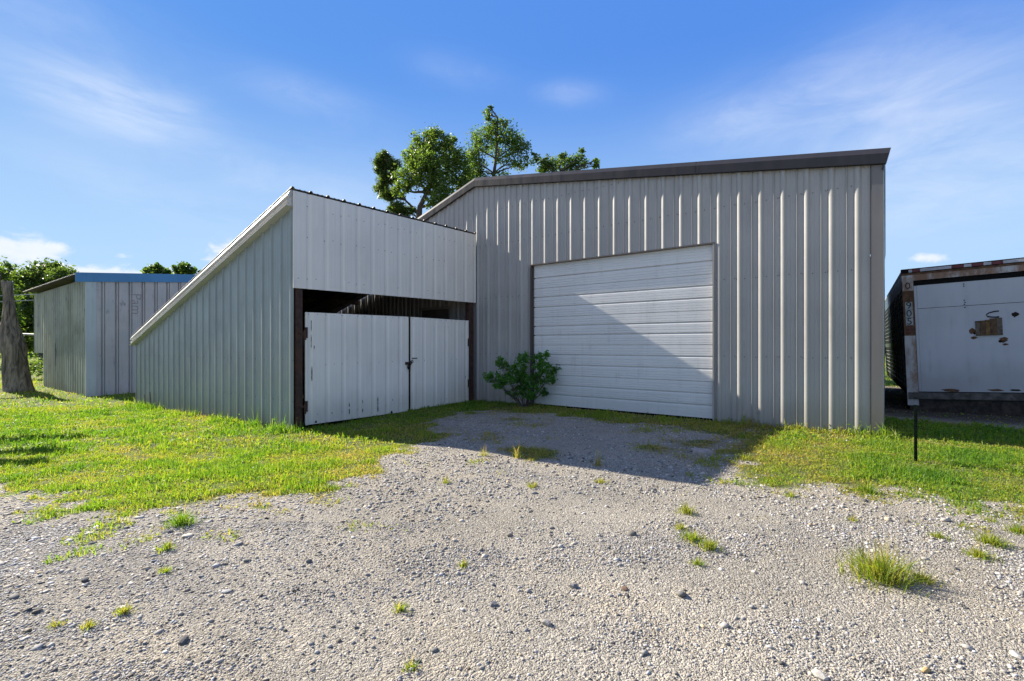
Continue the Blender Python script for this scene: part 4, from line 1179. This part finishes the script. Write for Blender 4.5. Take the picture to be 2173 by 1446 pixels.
vtree('round_tree', 'low leafy treetop peeping over the roof to the right of the tallest tree', 30, [(1190, 470), (1188, 400), (1186, 370)], .16,
      [(1150, 352, 17, 15, 420), (1140, 335, 10, 10, 120), (1168, 348, 13, 18, 380), (1203, 350, 26, 15, 520), (1195, 332, 9, 8, 110), (1228, 345, 16, 16, 300), (1236, 325, 7, 9, 90), (1263, 350, 12, 8, 130), (1265, 341, 7, 7, 60), (1190, 385, 60, 20, 500)],
      .14, LG, 104, BEHIND)
FAR = 'trees beyond the mossy shed'
vtree('dense_tree', 'dense dark tree rising behind the mossy shed front', 44, [(90, 760), (92, 690), (95, 640)], .35,
      [(95, 590, 42, 26, 1500), (60, 600, 34, 26, 1200), (130, 590, 34, 18, 900), (110, 575, 30, 16, 700), (50, 640, 34, 30, 1200), (85, 650, 40, 36, 1500), (60, 690, 40, 22, 1000), (150, 600, 22, 14, 400), (30, 680, 26, 26, 700), (65, 725, 40, 16, 700)],
      .26, LD, 105, FAR, droop=.2)
vtree('thin_tree', 'loose leafy tree at the left edge behind the broken trunk', 38, [(-30, 760), (-20, 690), (-14, 640)], .3,
      [(2, 572, 24, 18, 110), (-20, 580, 30, 24, 500), (12, 600, 26, 22, 150), (24, 566, 14, 9, 45), (-30, 630, 40, 36, 1200), (5, 640, 22, 26, 500), (10, 690, 26, 26, 700)],
      .24, LG, 106, FAR, droop=.15)
vtree('far_tree', 'small treetop just over the blue fascia of the shed', 48, [(335, 720), (333, 640), (332, 600)], .25,
      [(318, 575, 14, 10, 260), (335, 570, 16, 11, 320), (350, 578, 14, 9, 240), (330, 600, 30, 18, 500)], .28, LG, 107, FAR)
vtree('far_tree', 'small treetop over the blue fascia beside the sloping rake', 48, [(395, 720), (392, 640), (390, 600)], .25,
      [(378, 574, 12, 10, 230), (392, 568, 12, 10, 230), (405, 574, 10, 9, 180), (428, 578, 7, 6, 100), (392, 600, 34, 18, 500)], .28, LG, 108, FAR)
vtree('far_tree', 'green tree seen in the narrow gap between the barn and trailer', 40, [(1868, 760), (1868, 720), (1868, 690)], .25,
      [(1872, 668, 24, 22, 900), (1860, 690, 30, 22, 900), (1880, 705, 20, 16, 500), (1872, 650, 14, 12, 300)], .36, LY, 109, FAR)
# the tree whose branches shade the near lawn
tree('shade_tree', 'leafy tree left of the picture shading the near lawn', 'tree', [(-12.6, -11.4, -.4), (-12.5, -11.0, 1.5), (-11.9, -10.2, 3.4), (-11.0, -9.2, 4.4)], .16,
     [((x0 + (x1 - x0) * q / 5, y0 + (y1 - y0) * q / 5, 4.41), (.17, .13, .06), 120) for (x0, y0, x1, y1) in ((-10.9, -7.85, -9.75, -7.0), (-9.35, -8.05, -8.4, -7.36), (-8.45, -8.25, -7.8, -7.72)) for q in range(6)]
     + [((-11.0, -9.4, 5.2), (.8, .4, .4), 500)],
     .13, LG, 110, FAR)

def bush(name, label, base, stems, leaf, cols, seed, r0=.018, aspect=.5, cat='shrub', group=None, droop=.35):
    rng = np.random.default_rng(seed); rr = random.Random(seed)
    B = empty(name, base, label, cat, group)
    m = MB(); parts = []
    for (c, rad, cnt) in stems:
        P, sub = crown_points(c, rad, cnt, rng, k=max(5, cnt // 16))
        parts.append(leaf_arrays(P, leaf, rng, aspect, cols, droop))
        pts = limb(m, base, c, r0, r0 * .4, rr, .06)
        for q in sub[:4]: limb(m, pts[4], q, r0 * .4, r0 * .12, rr, .1, 3)
    m.build('stem', M['limb'], B)
    V, F, C = merge(parts)
    part_fast('foliage', V, F, C, M['leaf'], B)

def shrub_by_door():
    b = vp(1112, 858, 9.8); b[2] = -.03
    L = lambda x, z, y=-.2: (x, y, z)
    st = []
    for (px, py, rx, rz, n) in ((1110, 760, 14, 12, 120), (1100, 785, 20, 16, 200), (1070, 775, 12, 10, 80), (1060, 765, 8, 8, 50), (1140, 760, 10, 9, 80), (1158, 757, 9, 8, 70), (1150, 780, 18, 14, 190), (1172, 788, 9, 10, 80),
                                (1075, 805, 20, 12, 170), (1050, 802, 14, 10, 100), (1037, 797, 7, 6, 40), (1060, 818, 14, 7, 80), (1110, 805, 20, 14, 190), (1140, 805, 18, 13, 160), (1165, 805, 12, 9, 80), (1130, 825, 18, 9, 110), (1105, 830, 14, 10, 110), (1155, 832, 14, 5, 60), (1087, 838, 8, 9, 60), (1125, 842, 10, 8, 60)):
        p = vp(px, py, 9.75 + random.uniform(-.16, .14))
        st.append((tuple(p), (rx * .0108, .14, rz * .0108), int(n * 2.4)))
    bush('leafy_shrub', 'green leafy shrub growing against the left side of the roll-up door', tuple(b), st, .056, [(.04, .13, .024), (.11, .26, .045)], 201, .010, .55)
shrub_by_door()
bush('leafy_shrub', 'bright low bush between the broken trunk and the mossy shed', (-23.6, -3.2, -.35), [((-23.5, -3.0, .3), (.6, .5, .45), 700), ((-24.2, -3.5, .2), (.5, .5, .4), 500), ((-23.2, -3.2, -.1), (.4, .4, .25), 300)], .12, LY, 202)
bush('leafy_shrub', 'bright bush at the left picture edge behind the broken trunk', (-27.2, -5.7, -.35), [((-27.2, -5.6, .35), (.9, .8, .6), 900), ((-27.6, -6.2, .2), (.6, .6, .5), 500)], .13, LY, 203)

def broken_trunk():
    B = empty('dead_tree', (-16.85, -5.15, -.35), 'thick grey dead tree trunk with one sawn-off upright limb', 'tree trunk')
    rng = np.random.default_rng(8)
    def bole(path, rad, n=28, seed=0, flare=0.):
        m = MB(); vs = []
        K = 34
        P = np.array([p for p in path]); R = np.array(rad)
        tt = np.linspace(0, 1, K) * (len(path) - 1)
        for i, t in enumerate(tt):
            c = np.array([np.interp(t, range(len(path)), P[:, k]) for k in range(3)]); r = np.interp(t, range(len(path)), R)
            for k in range(n):
                a = 2 * math.pi * k / n
                u = float(fbm(np.array(math.cos(a) * 1.7 + 5), np.array(math.sin(a) * 1.7 + c[2] * .8), seed))
                rid = float(vnoise(np.array(k * .75), np.array(c[2] * 1.1), seed + 9))
                rr = r * (.72 + .52 * u + .17 * (rid - .5)) * (1 + .16 * math.exp(-((c[2] - 1.25) / .28) ** 2) * (r > .2))
                if flare: rr *= 1 + flare * max(0, 1 - i / 6.) ** 2 * (.5 + float(vnoise(np.array(k * .5), np.array(.3), seed + 4)))
                vs.append((c[0] + math.cos(a) * rr, c[1] + math.sin(a) * rr, c[2]))
        fs = [(i * n + k, i * n + (k + 1) % n, (i + 1) * n + (k + 1) % n, (i + 1) * n + k) for i in range(K - 1) for k in range(n)]
        fs.append(tuple((K - 1) * n + k for k in range(n)))
        m.add(vs, fs)
        return m
    bole([(-16.80, -5.12, -.55), (-16.84, -5.15, .2), (-16.88, -5.18, .9), (-16.98, -5.26, 1.5), (-17.06, -5.31, 1.95), (-17.08, -5.32, 2.4)], [.42, .37, .32, .28, .235, .15], 30, 3, .22).build('trunk', M['bark'], B, True)
    bole([(-17.06, -5.31, 1.9), (-17.07, -5.31, 2.5), (-17.10, -5.33, 3.0), (-17.12, -5.36, 3.50)], [.22, .165, .135, .14], 20, 6).build('sawn_limb', M['bark'], B, True)
    bole([(-17.06, -5.31, 1.45), (-17.32, -5.53, 1.92), (-17.72, -5.85, 2.28), (-18.5, -6.5, 2.6)], [.22, .19, .16, .12], 18, 7).build('broken_limb', M['bark'], B, True)
broken_trunk()

def tree_line():
    rng = np.random.default_rng(77)
    pts = []
    for a0, a1, d0, d1, n, hh in ((156, 186, 85, 120, 5200, 5.5), (84, 100, 70, 110, 3200, 5.0), (100, 156, 110, 140, 2600, 6.0)):
        az = np.radians(rng.uniform(a0, a1, n)); d = rng.uniform(d0, d1, n)
        top = hh * (.45 + .75 * fbm(np.degrees(az) * .55, d * .02, 88))
        z = top * rng.uniform(0, 1, n) ** .8 - .3
        pts.append(np.stack([CAM[0] + np.cos(az) * d, CAM[1] + np.sin(az) * d, z], 1))
    V, F, C = leaf_arrays(np.concatenate(pts), 1.1, rng, .7, LG, .1)
    o = link('tree_line', fast_mesh('tree_line', V, F, M['leaf'], C))
    tag(o, 'far green tree line along the flat horizon', 'tree line', kind='stuff')
tree_line()

# ------------------------------------------------------------------ tufts and larger rocks
TUFTS = [
    (7.35, -5.12, .42, .19, 560, .56, 22, 'largest long-bladed grass tuft in the right gravel'),
    (7.52, -5.02, .20, .06, 160, .60, 3, 'low yellowing tuft close to the right of the largest tuft'),
    (7.88, -4.15, .26, .09, 260, .55, 3, 'broad flat tuft right of the largest tuft, by the right edge'),
    (7.80, -4.46, .20, .07, 160, .58, 2, 'flat tuft just nearer than the broad one by the right edge'),
    (8.06, -3.77, .18, .08, 150, .52, 2, 'tuft cut by the right picture edge'),
    (7.64, -4.22, .16, .06, 110, .56, 2, 'thin low tuft left of the broad flat tuft'),
    (6.22, -4.74, .18, .09, 150, .58, 4, 'farthest tuft of the row running across the middle right gravel'),
    (6.41, -5.22, .20, .08, 190, .50, 4, 'biggest tuft of the row across the middle right gravel'),
    (6.53, -5.29, .18, .08, 150, .56, 3, 'tuft touching the right of the biggest one in the middle row'),
    (6.29, -5.08, .13, .06, 80, .6, 2, 'small tuft between the farthest and biggest of the middle row'),
    (6.54, -5.54, .11, .05, 70, .52, 1, 'nearest tuft of the middle row, alone and small'),
    (5.49, -6.32, .08, .055, 60, .60, 2, 'round little yellow tuft alone in the centre gravel'),
    (5.57, -6.83, .10, .055, 80, .56, 2, 'spiky tuft at lower centre left beside a dark stone'),
    (5.94, -7.09, .08, .04, 60, .50, 1, 'small tuft at the bottom edge, centre left'),
    (4.61, -7.63, .10, .05, 90, .66, 2, 'straw-coloured tuft at lower left, the farthest of three'),
    (4.51, -7.84, .09, .04, 70, .68, 1, 'straw-coloured tuft at lower left, the leftmost of three'),
    (4.63, -7.76, .09, .04, 70, .66, 1, 'straw-coloured tuft at lower left, between the other two'),
    (3.52, -7.03, .22, .13, 260, .22, 2, 'deep green clump at the near edge of the left lawn'),
    (3.96, -7.26, .15, .07, 110, .48, 2, 'tuft on the gravel just below the deep green clump'),
    (4.30, -7.37, .10, .05, 60, .5, 1, 'low tuft among flat stones at left, nearest below the clump'),
    (4.24, -5.21, .12, .07, 70, .62, 5, 'thin weed tuft beyond the lawn corner, left of centre'),
    (5.05, -3.86, .16, .13, 60, .80, 12, 'tall straw seed stalks on the shadow edge, rightmost'),
    (4.18, -4.05, .18, .12, 70, .74, 10, 'tall straw seed stalks on the shadow edge, in the middle'),
    (3.83, -4.20, .16, .10, 60, .70, 8, 'tall straw seed stalks on the shadow edge, leftmost'),
    (5.37, -4.41, .20, .06, 110, .66, 4, 'flat yellow tuft just outside the shadow, centre right'),
    (4.94, -4.86, .16, .07, 90, .60, 3, 'small pale tuft in the centre gravel below the shadow'),
    (7.25, -3.28, .26, .10, 240, .40, 3, 'dense tuft at the edge of the right lawn'),
    (6.76, -3.81, .16, .06, 100, .55, 2, 'low tuft on gravel left of the right lawn edge'),
    (7.19, -4.18, .12, .05, 60, .6, 2, 'small tuft alone beyond the largest tuft'),
    (7.95, -3.61, .14, .05, 70, .55, 2, 'little tuft near the lawn at the right edge'),
]
for i, (x, y, w, h, n, hue, st, lab) in enumerate(TUFTS): tuft(x, y, w, h, n, hue, lab, 300 + i, st)

ROCKS = [
    (180, 1238, .036, .6, (.10, .10, .105), 'dark angular rock at the left, below the lawn'),
    (655, 1195, .030, .7, (.12, .12, .125), 'dark squarish rock left of centre in the gravel'),
    (390, 1365, .040, .55, (.11, .105, .10), 'dark rock among three at lower left'),
    (1218, 1243, .036, .7, (.16, .16, .165), 'dark grey rock at right of centre in a pale stone cluster'),
    (1325, 1250, .034, .4, (.13, .085, .06), 'flat brown rock right of the centre cluster'),
    (1385, 1045, .045, .5, (.08, .08, .085), 'dark rock just below the tip of the shadow'),
    (1048, 1280, .032, .7, (.15, .15, .155), 'dark lump in the lower centre gravel'),
    (1740, 1440, .042, .55, (.40, .38, .34), 'large pale rock at the bottom edge, right of centre'),
    (1965, 1430, .026, .7, (.42, .30, .14), 'small ochre rock at the bottom right'),
    (2155, 1395, .034, .7, (.46, .44, .41), 'white rock at the right edge near the bottom'),
    (480, 1258, .034, .4, (.36, .36, .36), 'flat pale rock left of centre with a dark side'),
    (355, 1130, .05, .4, (.14, .135, .13), 'dark flat rock at the foot of the deep green clump'),
    (1160, 1322, .036, .65, (.24, .23, .22), 'grey rock atop the lower centre stone cluster'),
]
for i, (px, py, r, fl, sh, lab) in enumerate(ROCKS):
    d = 1042 * 1.22 / (py - 735); p = vp(px, py, d)
    rock(p[0], p[1], r * .62, fl, sh, lab, 500 + i, i * 1.3)
